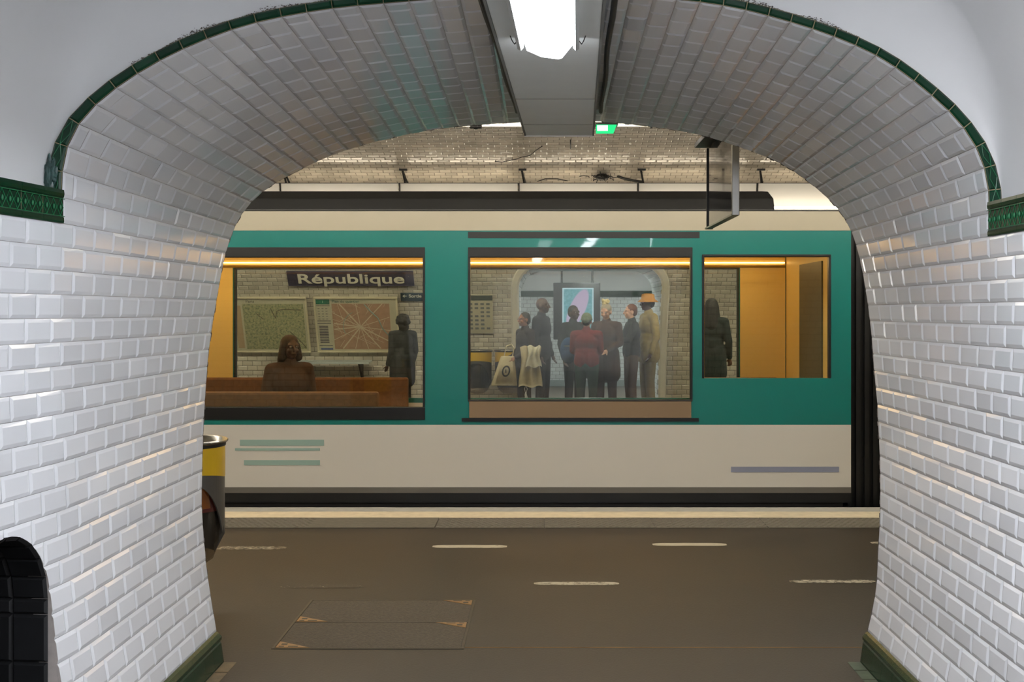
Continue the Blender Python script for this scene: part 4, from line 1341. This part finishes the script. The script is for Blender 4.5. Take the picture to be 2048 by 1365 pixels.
def train_car(name, x0, x1, wins_near, wins_far, label, fairing_end):
    root = empty(name, ((x0 + x1) / 2, (YN + YF) / 2, 0)); tag(root, label, 'metro car', 'cars of the metro train')
    def side(y0, y1, wins):
        mb = {k: MB() for k in ('cream', 'stripe', 'upper', 'cornice', 'pillar')}
        side_panels(mb, y0, y1, x0, x1, wins)
        mb['cream'].build('lower_panel', M['cream'], root); mb['stripe'].build('waist_stripe', M['teal'], root)
        mb['upper'].build('upper_band', M['teal'], root); mb['cornice'].build('cornice', M['cornice'], root); mb['pillar'].build('side_wall', M['teal'], root)
    side(YN, YN + .06, wins_near); side(YF - .06, YF, wins_far)
    for (a, b, zb) in wins_near:
        sill_h = .10 if zb < .8 and (b - a) > 2.0 else .03
        m = MB(); y0 = YN - .008; y1 = YN + .05
        if b - a > 1.5:
            m.box(a, b, y0, y1, 1.985, 2.066)
            m.box(a, b, y0, y1, zb - (.10 if zb < .8 else .014), zb)
        else:
            m.box(a, b, y0, y1, 1.99, 2.01)
        m.box(a, a + .018, y0, y1, zb, 1.99); m.box(b - .018, b, y0, y1, zb, 1.99)
        fr = m.build('window_frame', M['train_black'], root, bevel=.004)
        g = MB().box(a + .012, b - .012, YN + .018, YN + .024, zb, 1.99).build('pane', M['train_glass'], root); g.parent = fr
    for (a, b, zb) in wins_far:
        m = MB(); y0 = YF - .055; y1 = YF + .008
        for q in ((a, b, 1.975, 2.0), (a, b, zb - .02, zb + .01), (a, a + .015, zb, 1.99), (b - .015, b, zb, 1.99)): m.box(q[0], q[1], y0, y1, q[2], q[3])
        fr = m.build('window_frame', M['train_black'], root)
        g = MB().box(a + .01, b - .01, YF - .03, YF - .024, zb, 1.99).build('pane', M['train_glass'], root); g.parent = fr
    # roof
    m = MB(); m.prism([(YN + .01, 2.34), (YN + .02, 2.362), (YN + .3, 2.39), (10.8, 2.41), (YF - .3, 2.39), (YF - .02, 2.362), (YF - .01, 2.34)], 'x', x0, x1); m.build('roof', M['train_black'], root)
    m = MB(); m.prism([(YN + .05, 2.365), (YN + .10, 2.47), (YN + .32, 2.545), (10.2, 2.575), (11.4, 2.575), (YF - .32, 2.545), (YF - .10, 2.47), (YF - .05, 2.365)], 'x', x0 + .1, fairing_end)
    m.build('roof_fairing', M['train_black'], root, bevel=.01)
    # ends, floor, underframe
    MB().box(x0, x0 + .05, YN + .06, YF - .06, .05, 2.35).build('end_wall', M['train_wall'], root)
    MB().box(x1 - .05, x1, YN + .06, YF - .06, .05, 2.35).build('end_wall', M['train_wall'], root)
    MB().box(x0 + .05, x1 - .05, YN + .06, YF - .06, -.02, .05).build('car_floor', M['train_floor'], root)
    MB().box(x0 + .05, x1 - .05, YN + .06, YF - .06, 2.10, 2.13).build('car_ceiling', M['train_ceiling'], root)
    m = MB(); m.box(x0, x1, YN + .02, YF - .02, -.25, -.02); m.box(x0, x1, YN + .005, YN + .05, .02, .146); m.box(x0 + .05, x1 - .05, YN + .3, YF - .3, -.75, -.25)
    m.build('underframe', M['train_black'], root)
    MB().box(x0, x1, YN - .004, YN + .05, .10, .146).build('sill_strip', mat('train_grey_strip', (96, 92, 84), rough=.5), root)
    for y in (10.15, 11.45):
        MB().box(x0 + .1, x1 - .3, y - .035, y + .035, 2.075, 2.099).build('ceiling_light', M['train_on'], root)
    return root

W1 = (-4.35, X_(850), Z_WB)
W2 = (X_(936), X_(1385), .846)
W3 = (X_(1404), X_(1662), 1.018)
WL = (-7.2, -5.6, .846)
wf = lambda px: (px - 1090) / 201.0
car = train_car('metro_car', -9.0, X_(1702), [WL, W1, W2, W3], [(-7.4, -5.5, .62), (-5.3, -3.62, .62), (wf(468), wf(862), .62), (wf(930), wf(1386), .62), (wf(1398), wf(1478), .62)],
                'cream and teal metro car with long windows filling the view past the platform', X_(1552))
# brown sill panel below the middle window, prints, interior fittings
MB().box(W2[0] + .01, W2[1] - .01, YN - .006, YN + .04, .70, .835).build('brown_sill_panel', M['sill_brown'], car, bevel=.003)
MB().box(W2[0] - .05, W2[1] + .05, YN - .008, YN, .672, .699).build('door_threshold', M['train_black'], car)
m = MB()
for (a, b, c, d) in ((480, 648, 880, 892), (470, 640, 897, 902), (488, 640, 921, 931)): m.box(X_(a), X_(b), YN - .0025, YN, EYE - (d - 624) / KT, EYE - (c - 624) / KT)
m.build('side_print', M['pale_teal'], car)
MB().box(X_(1462), X_(1678), YN - .0025, YN, EYE - (945 - 624) / KT, EYE - (934 - 624) / KT).build('blue_line_print', M['pale_blue'], car)
MB().box(W2[0] + .0, W3[0] - .02, YN - .0045, YN, 2.140, 2.190).build('door_header', M['train_black'], car)
MB().box(-8.9, X_(1702) - .07, YF - .085, YF - .062, 1.995, 2.09).build('lining_strip', M['train_wall'], car)
MB().box(-8.9, X_(1702) - .07, YF - .092, YF - .086, 2.033, 2.040).build('cove_light', M['train_on'], car)
# far wall panels inside are warm
for (a, b) in ((-3.62, wf(466)), (wf(1480), X_(1702) - .06), (wf(863), wf(929))):
    MB().box(a, b, YF - .075, YF - .061, .06, 2.09).build('interior_panel', M['train_wall'], car)
MB().box(X_(1702) - .064, X_(1702) - .051, 10.35, 11.25, .06, 1.99).build('end_door', mat('end_door_olive', (74, 72, 52), rough=.5), car)
def seat_bench(x0, x1, y, back):
    m = MB(); s = 1 if back > 0 else -1
    m.box(x0, x1, min(y, y + s * .42), max(y, y + s * .42), .36, .46)
    m.box(x0, x1, min(y + s * .36, y + s * .44), max(y + s * .36, y + s * .44), .46, .90)
    m.box(x0 + .05, x1 - .05, min(y + s * .1, y + s * .4), max(y + s * .1, y + s * .4), .05, .36)
    return m.build('bench_seat', M['seat_orange'], car, bevel=.02)
seat_bench(-4.2, -1.35, 11.45, 1); seat_bench(-4.2, -1.35, 10.15, -1); seat_bench(1.45, 2.3, 11.45, 1)
yel_pole = mat('grab_pole_brass', (206, 156, 60), rough=.3, metal=.6)
for x in (-1.0, 1.42):
    MB().tube([(x, 10.8, .05), (x, 10.8, 2.1)], .016, 10).build('grab_pole', yel_pole, car)
MB().tube([(-8.8, 11.0, 1.965), (2.2, 11.0, 1.965)], .012, 8).build('grab_rail', yel_pole, car)

car2 = train_car('metro_car', X_(1702) + .42, 9.5, [(3.6, 5.2, .846), (5.6, 7.4, Z_WB)], [(3.6, 7.4, .62)], 'next metro car beyond the dark gap, mostly hidden by the right wall', 9.3)
root = empty('gangway', (X_(1702) + .2, 10.8, 0)); tag(root, 'black folded gangway between the two metro cars', 'gangway')
m = MB()
for i in range(6):
    x = X_(1702) + .003 + i * .069; m.box(x, x + .035, YN + .12, YF - .12, -.2, 2.30)
    m.box(x + .035, x + .069, YN + .16, YF - .16, -.2, 2.27)
m.build('bellows', M['train_black'], root)
MB().box(X_(1702) + .002, X_(1702) + .418, YN + .3, YF - .3, -.4, -.2).build('coupler', M['dark_metal'], root)

# ------------------------------------------------------------------ people
def organic(name, mb, m, parent, voxel=.008, it=3):
    tmp = mb.build('tmp_org', m, local=True)
    r = tmp.modifiers.new('r', 'REMESH'); r.mode = 'VOXEL'; r.voxel_size = voxel
    s = tmp.modifiers.new('s', 'SMOOTH'); s.iterations = it; s.factor = .5
    dg = bpy.context.evaluated_depsgraph_get()
    me = bpy.data.meshes.new_from_object(tmp.evaluated_get(dg))
    bpy.data.objects.remove(tmp)
    me.polygons.foreach_set('use_smooth', [True] * len(me.polygons))
    o = bpy.data.objects.new(name, me); COL.objects.link(o); o.parent = parent
    return o

SK = {'dark': mat('skin_dark', (66, 43, 33), rough=.5), 'mid': mat('skin_mid', (150, 104, 80), rough=.5), 'light': mat('skin_light', (206, 158, 132), rough=.5)}
eye_w = mat('eye_white', (150, 142, 132), rough=.3); eye_d = mat('eye_dark', (20, 14, 10), rough=.2)
def fabric(name, c): return mat('cloth_' + name, c, rough=.9, noise=.12, nscale=18, bump=.2, bscale=25)

def person(label, x, y, h, ang, skin, top, legs_c, hair=None, arms=None, long_top=0.0, wide=1.0, head_tilt=0.0, seated=False, extra=None, top_name='jacket', shoes=(24, 22, 20), z=0.0, group='people on the opposite platform'):
    k = h / 1.75
    root = empty('person', (x, y, z), (0, 0, ang)); tag(root, label, 'person', group)
    S = lambda *p: (p[0] * k, p[1] * k, p[2] * k)
    b = MB(); r = lambda v: v * k
    hipz = .93
    dz = 0.0
    if seated: dz = -.44        # pelvis lowered to the seat
    H = {}
    for s in (-1, 1):
        hip = S(s * .095, 0, hipz + dz)
        if seated: knee = S(s * .11, -.44, .50); ank = S(s * .11, -.42, .09)
        else: knee = S(s * .10, -.015, .50); ank = S(s * .105, .01, .09)
        H[s] = (hip, knee, ank)
        b.cap(hip, knee, r(.082 * wide), r(.055)); b.cap(knee, ank, r(.053), r(.036))
        b.cap(ank, S(ank[0] / k, ank[1] / k - .13, .035), r(.036), r(.03))
    # torso
    b.ball(S(0, .005, hipz + .03 + dz), S(.165 * wide, .115, .13))
    b.ball(S(0, 0, 1.12 + dz), S(.145 * wide, .105, .16)); b.ball(S(0, .005, 1.30 + dz), S(.175 * wide, .115, .17))
    b.cap(S(-.14 * wide, .01, 1.42 + dz), S(.14 * wide, .01, 1.42 + dz), r(.062), r(.062))
    b.cap(S(0, .015, 1.42 + dz), S(0, -.005, 1.55 + dz), r(.058), r(.052))
    # head
    hz = 1.635 + dz; hc = Vector((0, -.015, hz)); tl = head_tilt
    def Hd(px, py, pz):
        v = Vector((px, py, pz)); v.rotate(Matrix.Rotation(tl, 3, 'X')); v += hc; return (v.x * k, v.y * k, v.z * k)
    b.ball(Hd(0, .012, .022), S(.076, .094, .094)); b.ball(Hd(0, -.022, -.045), S(.056, .066, .066))
    b.ball(Hd(0, -.058, -.085), S(.028, .024, .022))
    b.cap(Hd(0, -.088, .012), Hd(0, -.108, -.025), r(.009), r(.014))
    b.ball(Hd(0, -.084, -.058), S(.026, .012, .010))
    b.cap(Hd(-.045, -.072, .026), Hd(.045, -.072, .026), r(.012), r(.012))
    for s in (-1, 1): b.ball(Hd(s * .077, .01, -.012), S(.010, .022, .032)); b.ball(Hd(s * .036, -.062, -.03), S(.026, .024, .022))
    # arms
    A = arms or {}
    jt = {}
    for s in (-1, 1):
        sh = S(s * .185 * wide, .01, 1.42 + dz)
        el, wr = A.get(s, ((.245, .03, 1.14), (.255, -.07, .90)))
        el = S(s * el[0], el[1], el[2] + dz); wr = S(s * wr[0], wr[1], wr[2] + dz)
        jt[s] = (sh, el, wr)
        b.cap(sh, el, r(.050), r(.038)); b.cap(el, wr, r(.037), r(.024))
        d = (Vector(wr) - Vector(el)).normalized(); side_v = d.cross(Vector((0, -1, .2))).normalized()
        pal = Vector(wr) + d * r(.05)
        b.cap(wr, pal, r(.023), r(.028)); 
        for i, (sp, ln) in enumerate(((-.024, .066), (-.008, .076), (.009, .072), (.025, .056))):
            f0 = pal + side_v * r(sp) + d * r(.012); f1 = f0 + (d + Vector((0, -.25, 0))).normalized() * r(ln * .55); f2 = f1 + (d * .7 + Vector((-s * .4, -.5, 0))).normalized() * r(ln * .5)
            b.cap(f0, f1, r(.0095), r(.009), 8); b.cap(f1, f2, r(.009), r(.0078), 8)
        tb = Vector(wr) + d * r(.02) - side_v * r(.022); b.cap(tb, tb + (d - side_v * .9).normalized() * r(.055), r(.012), r(.009), 8)
    organic('body', b, SK[skin], root, voxel=.0075 * k, it=2)
    for s in (-1, 1):
        e = MB(); c = Hd(s * .032, -.083, .008); e.ball(c, S(.013, .009, .009), 10, 7); eo = e.build('eye', eye_w, root, local=True, smooth=True)
        e = MB(); e.ball((c[0], c[1] - .007 * k, c[2]), S(.006, .004, .006), 8, 6); e.build('iris', eye_d, eo, local=True, smooth=True)
    # clothes
    c = MB(); m_top = fabric(top_name, top)
    lz = hipz - .02 - long_top + dz
    c.ball(S(0, .005, 1.12 + dz), S(.175 * wide, .135, .19)); c.ball(S(0, .005, 1.30 + dz), S(.198 * wide, .14, .18))
    c.cap(S(-.145 * wide, .012, 1.42 + dz), S(.145 * wide, .012, 1.42 + dz), r(.075), r(.075))
    c.cap(S(0, .012, 1.46 + dz), S(0, .008, 1.50 + dz), r(.075), r(.068))
    if long_top > .02 and not seated:
        c.cap(S(-.06 * wide, .0, 1.0), S(-.075 * wide, .0, lz + .08), r(.145 * wide), r(.15)); c.cap(S(.06 * wide, 0, 1.0), S(.075 * wide, 0, lz + .08), r(.145 * wide), r(.15))
    else:
        c.cap(S(-.05 * wide, .005, 1.05 + dz), S(-.06 * wide, .005, lz + .08), r(.135 * wide), r(.13 * wide)); c.cap(S(.05 * wide, .005, 1.05 + dz), S(.06 * wide, .005, lz + .08), r(.135 * wide), r(.13 * wide))
    for s in (-1, 1):
        sh, el, wr = jt[s]
        c.cap(sh, el, r(.068), r(.054)); c.cap(el, tuple(Vector(el).lerp(Vector(wr), .93)), r(.053), r(.040))
    organic(top_name, c, m_top, root, voxel=.012 * k, it=4)
    t_ = MB()
    for s in (-1, 1):
        hip, knee, ank = H[s]
        t_.cap(hip, knee, r(.098 * wide), r(.072)); t_.cap(knee, ank, r(.072), r(.056))
    t_.ball(S(0, .005, hipz + .01 + dz), S(.178 * wide, .128, .12))
    organic('trousers', t_, fabric('trousers', legs_c), root, voxel=.012 * k, it=3)
    for s in (-1, 1):
        ank = H[s][2]; q = MB(); a = Vector(ank)
        q.cap((a.x, a.y + .03 * k, .045 * k), (a.x, a.y - .14 * k, .035 * k), r(.046), r(.038)); q.cap((a.x, a.y + .01 * k, .06 * k), (a.x, a.y + .01 * k, .10 * k), r(.046), r(.044))
        o = organic('shoe', q, mat('shoe', shoes, rough=.6), root, voxel=.011, it=2)
        for v in o.data.vertices: v.co.z = max(v.co.z, .002)
    if hair: hair(root, Hd, S, k)
    if extra: extra(root, Hd, S, k, jt)
    return root, jt, k, Hd, S

def hair_short(c, drop=.0):
    def f(root, Hd, S, k):
        h = MB(); h.ball(Hd(0, .022, .036), S(.082, .094, .090)); h.ball(Hd(0, .055, .0), S(.070, .062, .075 + drop))
        o = organic('hair', h, mat('hair', c, rough=.7, bump=.4, bscale=80), root, voxel=.008, it=2)
        return o
    return f
def hair_long(c, length=.3, vol=1.0):
    def f(root, Hd, S, k):
        h = MB(); h.ball(Hd(0, .025, .036), S(.090 * vol, .100 * vol, .092 * vol)); h.cap(Hd(0, .05, .0), Hd(0, .075, -length), .088 * k * vol, .10 * k * vol)
        for s in (-1, 1): h.cap(Hd(s * .07, .0, .02), Hd(s * .088, .01, -length * .8), .032 * k * vol, .04 * k * vol)
        organic('hair', h, mat('hair', c, rough=.7, bump=.4, bscale=60), root, voxel=.009, it=2)
    return f
def hair_afro(c):
    def f(root, Hd, S, k):
        h = MB(); h.ball(Hd(0, .035, .03), S(.118, .118, .108))
        for i in range(40):
            a = random.uniform(0, 2 * PI); t_ = random.uniform(-.6, 1.3)
            p = (.105 * math.cos(a) * math.cos(t_), .035 + .105 * math.sin(a) * math.cos(t_), .02 + .1 * math.sin(t_))
            if p[1] < -.055: continue
            h.ball(Hd(*p), S(.032, .032, .032), 8, 6)
        h.ball(Hd(0, .06, -.09), S(.10, .06, .08))
        organic('hair', h, mat('hair', c, rough=.8, bump=.6, bscale=60), root, voxel=.008, it=1)
    return f
def hair_bun(c, bow):
    def f(root, Hd, S, k):
        h = MB(); h.ball(Hd(0, .022, .036), S(.084, .096, .090)); h.ball(Hd(0, .06, -.0), S(.07, .06, .08))
        o = organic('hair', h, mat('hair', c, rough=.6, bump=.4, bscale=80), root, voxel=.008, it=2)
        h = MB()
        for i in range(16):
            a = random.uniform(0, 2 * PI); h.ball(Hd(.045 * math.cos(a), .035 + .03 * math.sin(a), .135 + random.uniform(-.02, .05)), S(.024, .024, .020), 8, 6)
        h.cap(Hd(0, .03, .10), Hd(0, .03, .15), .03 * k, .035 * k)
        organic('curled_bun', h, mat('hair_bun', bow, rough=.7, noise=.3, nscale=50), root, voxel=.007, it=1)
    return f
def hat(kind, c):
    def f(root, Hd, S, k):
        hair_short((26, 20, 16))(root, Hd, S, k)
        h = MB()
        if kind == 'bucket':
            n = 24; rings = []
            for (r_, z) in ((.150, .012), (.148, .020), (.098, .062), (.090, .125), (.06, .140), (.0, .142)):
                rings.append([Hd(r_ * math.cos(2 * PI * i / n), .012 + r_ * 1.05 * math.sin(2 * PI * i / n), z) for i in range(n)])
            rings = [[Hd(.092 * math.cos(2 * PI * i / n), .012 + .1 * math.sin(2 * PI * i / n), .055) for i in range(n)]] + rings
            vs = [p for r_ in rings for p in r_]
            fs = [(a * n + i, a * n + (i + 1) % n, (a + 1) * n + (i + 1) % n, (a + 1) * n + i) for a in range(len(rings) - 1) for i in range(n)]
            h.add(vs, fs); h.build('bucket_hat', fabric('hat', c), root, local=True, smooth=True)
        else:
            h.ball(Hd(0, .018, .05), S(.092, .104, .095)); h.cap(Hd(0, -.05, .045), Hd(0, .08, .02), .055 * k, .06 * k)
            n = 20
            for i in range(n):
                a = 2 * PI * i / n; b_ = 2 * PI * (i + 1) / n
                h.cap(Hd(.084 * math.cos(a), .015 + .097 * math.sin(a), .03), Hd(.084 * math.cos(b_), .015 + .097 * math.sin(b_), .03), .014 * k, .014 * k, 8)
            organic('beanie', h, mat('beanie_wool', c, rough=.95, bump=.6, bscale=90), root, voxel=.008, it=1)
    return f

hold = {1: ((.23, .0, 1.16), (.10, -.22, 1.05)), -1: ((.23, .0, 1.16), (.12, -.20, 1.02))}
# woman with the tote bag, facing left and slightly to us
P1, jt1, k1, _, S1 = person('woman in dark sweater with glasses facing left, tote bag on her arm', -.29, 17.2, 1.54, math.radians(-62), 'mid', (38, 30, 28), (30, 26, 26), hair_short((24, 17, 14), .02),
       {1: ((.25, .0, 1.15), (.13, -.24, 1.02)), -1: ((.25, .02, 1.15), (.14, -.20, .98))}, wide=1.08, top_name='sweater',
       extra=lambda root, Hd, S, k, jt: (MB().tube([Hd(-.05, -.095, .01), Hd(-.02, -.102, .0), Hd(-.01, -.1, .012), Hd(.01, -.1, .012), Hd(.02, -.102, .0), Hd(.05, -.095, .01), Hd(.075, -.02, .012)], .0025, 5).build('glasses', M['black'], root, local=True)))
P2 = person('tall man with shaved head in dark jacket facing right', -.045, 17.62, 1.755, math.radians(70), 'dark', (30, 34, 44), (24, 26, 30), None, wide=1.06)
P3 = person('short haired man behind the group in front of the screen', .425, 18.0, 1.64, math.radians(40), 'dark', (28, 34, 36), (26, 28, 30), hair_short((22, 18, 16)))
P4 = person('person in grey green beanie and red jacket seen from behind', .585, 16.85, 1.515, math.radians(168), 'mid', (104, 26, 20), (40, 62, 52), hat('beanie', (92, 104, 80)), hold, wide=1.1)
P5 = person('woman with blonde curled bun in dark brown coat bending her head', .885, 17.3, 1.66, math.radians(-25), 'light', (56, 38, 30), (40, 30, 26), hair_bun((150, 138, 118), (206, 190, 140)), hold, long_top=.30, head_tilt=.28, top_name='coat')
P6 = person('man with short reddish hair in black jacket facing left', 1.28, 17.8, 1.66, math.radians(-80), 'light', (28, 28, 30), (70, 48, 32), hair_short((92, 52, 34)), {1: ((.24, -.10, 1.20), (.20, -.34, 1.18)), -1: ((.24, -.06, 1.18), (.22, -.30, 1.10))}, top_name='jacket')
P7 = person('tall person in orange bucket hat and khaki jacket facing left', 1.56, 18.15, 1.80, math.radians(-72), 'dark', (150, 134, 92), (120, 108, 78), hat('bucket', (190, 134, 60)), long_top=.12)
P8 = person('woman with curly dark hair and black coat waiting by the maps', -2.09, 17.6, 1.50, math.radians(-140), 'dark', (26, 30, 30), (22, 24, 24), hair_afro((20, 18, 16)), long_top=.34, wide=1.15, top_name='coat')
P9 = person('person with long dark hair in dark coat waiting at the far right', 2.36, 17.0, 1.73, math.radians(170), 'mid', (24, 36, 34), (22, 26, 26), hair_long((18, 16, 16), .26, 1.05), long_top=.3, top_name='coat')
PT = person('seated passenger in brown coat seen through the left train window', -2.42, 11.38, 1.70, math.radians(35), 'dark', (58, 38, 20), (40, 30, 20), hair_long((40, 26, 16), .12), seated=True, top_name='coat', z=.05, group='train passengers')

# things they carry
def at_person(P, v):
    return Matrix.Translation(P.location) @ Matrix.Rotation(P.rotation_euler.z, 4, 'Z') @ Vector(v)
canvas = fabric('canvas', (206, 192, 160))
root = empty('tote_bag', (-.58, 17.02, .62)); tag(root, 'cream canvas tote bag with black oval emblem on the woman\'s arm', 'bag')
m = MB(); n = 14; vs = []; fs = []
for i in range(n + 1):
    t_ = i / n; z = .30 - .42 * t_; hwid = .10 + .09 * t_; th = .02 + .05 * math.sin(PI * min(t_, .9)); ox = -.05 * t_ + .05
    ring = [(ox - hwid, 0), (ox - hwid * .7, -th), (ox + hwid * .7, -th), (ox + hwid, 0), (ox + hwid * .7, th), (ox - hwid * .7, th)]
    vs += [(x, y, z) for (x, y) in ring]
for i in range(n):
    for j in range(6): fs.append((6 * i + j, 6 * i + (j + 1) % 6, 6 * i + 6 + (j + 1) % 6, 6 * i + 6 + j))
fs.append((6 * n, 6 * n + 1, 6 * n + 2, 6 * n + 3, 6 * n + 4, 6 * n + 5)); fs.append((5, 4, 3, 2, 1, 0)); m.add(vs, fs); m.build('bag_body', canvas, root, local=True, bevel=.01)
m = MB(); vs = []; n = 28
for (rx, rz) in ((.058, .080), (.038, .058)):
    for i in range(n): a = 2 * PI * i / n; vs.append((.03 + rx * math.cos(a) + .3 * rz * math.sin(a) * .4, -.082, .09 + rz * math.sin(a)))
m.add(vs, [(i, (i + 1) % n, n + (i + 1) % n, n + i) for i in range(n)]); m.box(.02, .034, -.083, -.081, .065, .115); m.build('emblem', M['black'], root, local=True)
m = MB(); m.tube([(.0, 0, .30), (.03, 0, .44), (.10, .05, .47), (.14, 0, .42), (.12, 0, .30)], .008, 6); m.build('handle', canvas, root, local=True)
root = empty('folded_coat', (-.235, 16.98, .80)); tag(root, 'pale folded coat hanging over the woman\'s forearm', 'coat')
def drape(x0, x1, zt, zb, y, mt, name, parent, amp=.02):
    n, q = 16, 20; vs = []; fs = []
    for lay in (0, 1):
        for i in range(n + 1):
            for j in range(q + 1):
                u, v = i / n, j / q
                x = x0 + (x1 - x0) * u + .02 * math.sin(v * 5 + u * 3); z = zt + (zb - zt) * v - .03 * abs(u - .5) + .02 * math.sin(u * 9)
                vs.append((x, y - .05 * math.sin(min(1, v * 3) * PI / 2) + amp * math.sin(u * 16 + v * 2) + lay * .03, z))
    w1 = q + 1; N = (n + 1) * w1
    for lay in (0, 1):
        for i in range(n):
            for j in range(q):
                a = lay * N + i * w1 + j; f_ = (a, a + w1, a + w1 + 1, a + 1); fs.append(f_ if lay else f_[::-1])
    for i in range(n):
        for j in (0, q): a = i * w1 + j; fs.append((a, a + w1, a + w1 + N, a + N))
    for j in range(q):
        for i in (0, n): a = i * w1 + j; fs.append((a, a + 1, a + 1 + N, a + N))
    return MB().add(vs, fs).build(name, mt, parent, local=True, smooth=True)
drape(-.12, .18, .26, -.30, 0, fabric('pale_coat', (186, 172, 140)), 'cloth', root)
drape(-.02, .17, .27, -.02, -.03, fabric('pale_lining', (206, 200, 180)), 'lining', root, .012)
w1_ = at_person(P1, jt1[-1][2])
o = MB().box(-.035, .035, -.006, .006, -.07, .07).build('phone', mat('phone_dark', (60, 50, 70), rough=.2), local=True, bevel=.004); o.location = (w1_.x - .03, w1_.y - .06, w1_.z + .02); o.rotation_euler = (.5, 1.2, .3)
tag(o, 'dark phone in the hands of the woman with the tote bag', 'phone')
# blue rucksack and red bag by the beanie person
root = empty('rucksack', (.33, 17.0, 1.0)); tag(root, 'blue rucksack hanging left of the person in the beanie', 'rucksack')
m = MB(); m.ball((0, 0, 0), (.12, .09, .19)); m.ball((0, -.05, -.06), (.09, .06, .09)); organic('pack_body', m, fabric('ruck_blue', (26, 60, 100)), root, .01, 3)
m = MB(); m.tube([(.06, .05, .15), (.10, .12, .2), (.12, .10, .0), (.07, .05, -.15)], .012, 6); m.build('strap', M['black'], root, local=True)
m = MB(); m.box(-.06, .05, -.1, -.094, .06, .075); m.build('zip', M['steel'], root, local=True)
# plastic bag near the woman's feet
root = empty('plastic_bag', (-.27, 16.95, .0)); tag(root, 'thin white plastic bag by the feet of the woman with the tote', 'bag')
m = MB(); m.cap((0, 0, .09), (0, 0, .24), .09, .04); m.cap((0, 0, .24), (0, 0, .40), .03, .015)
o = organic('bag_body', m, mat('plastic_white', (206, 206, 204), rough=.3, bump=.8, bscale=14), root, .008, 1)
for v in o.data.vertices:
    k_ = mnoise.noise(v.co * 14) * .02; v.co.x += k_; v.co.z = max(v.co.z, .002)
m = MB(); m.tube([(0, 0, .38), (-.02, 0, .46), (0, 0, .52), (.02, 0, .46), (0, 0, .38)], .004, 5); m.build('handle', mat('plastic_handle', (200, 200, 198), rough=.3), root, local=True)

for c in [o for o in bpy.data.objects if o.type == 'MESH' and o.users_collection == ()]:
    bpy.data.objects.remove(c)
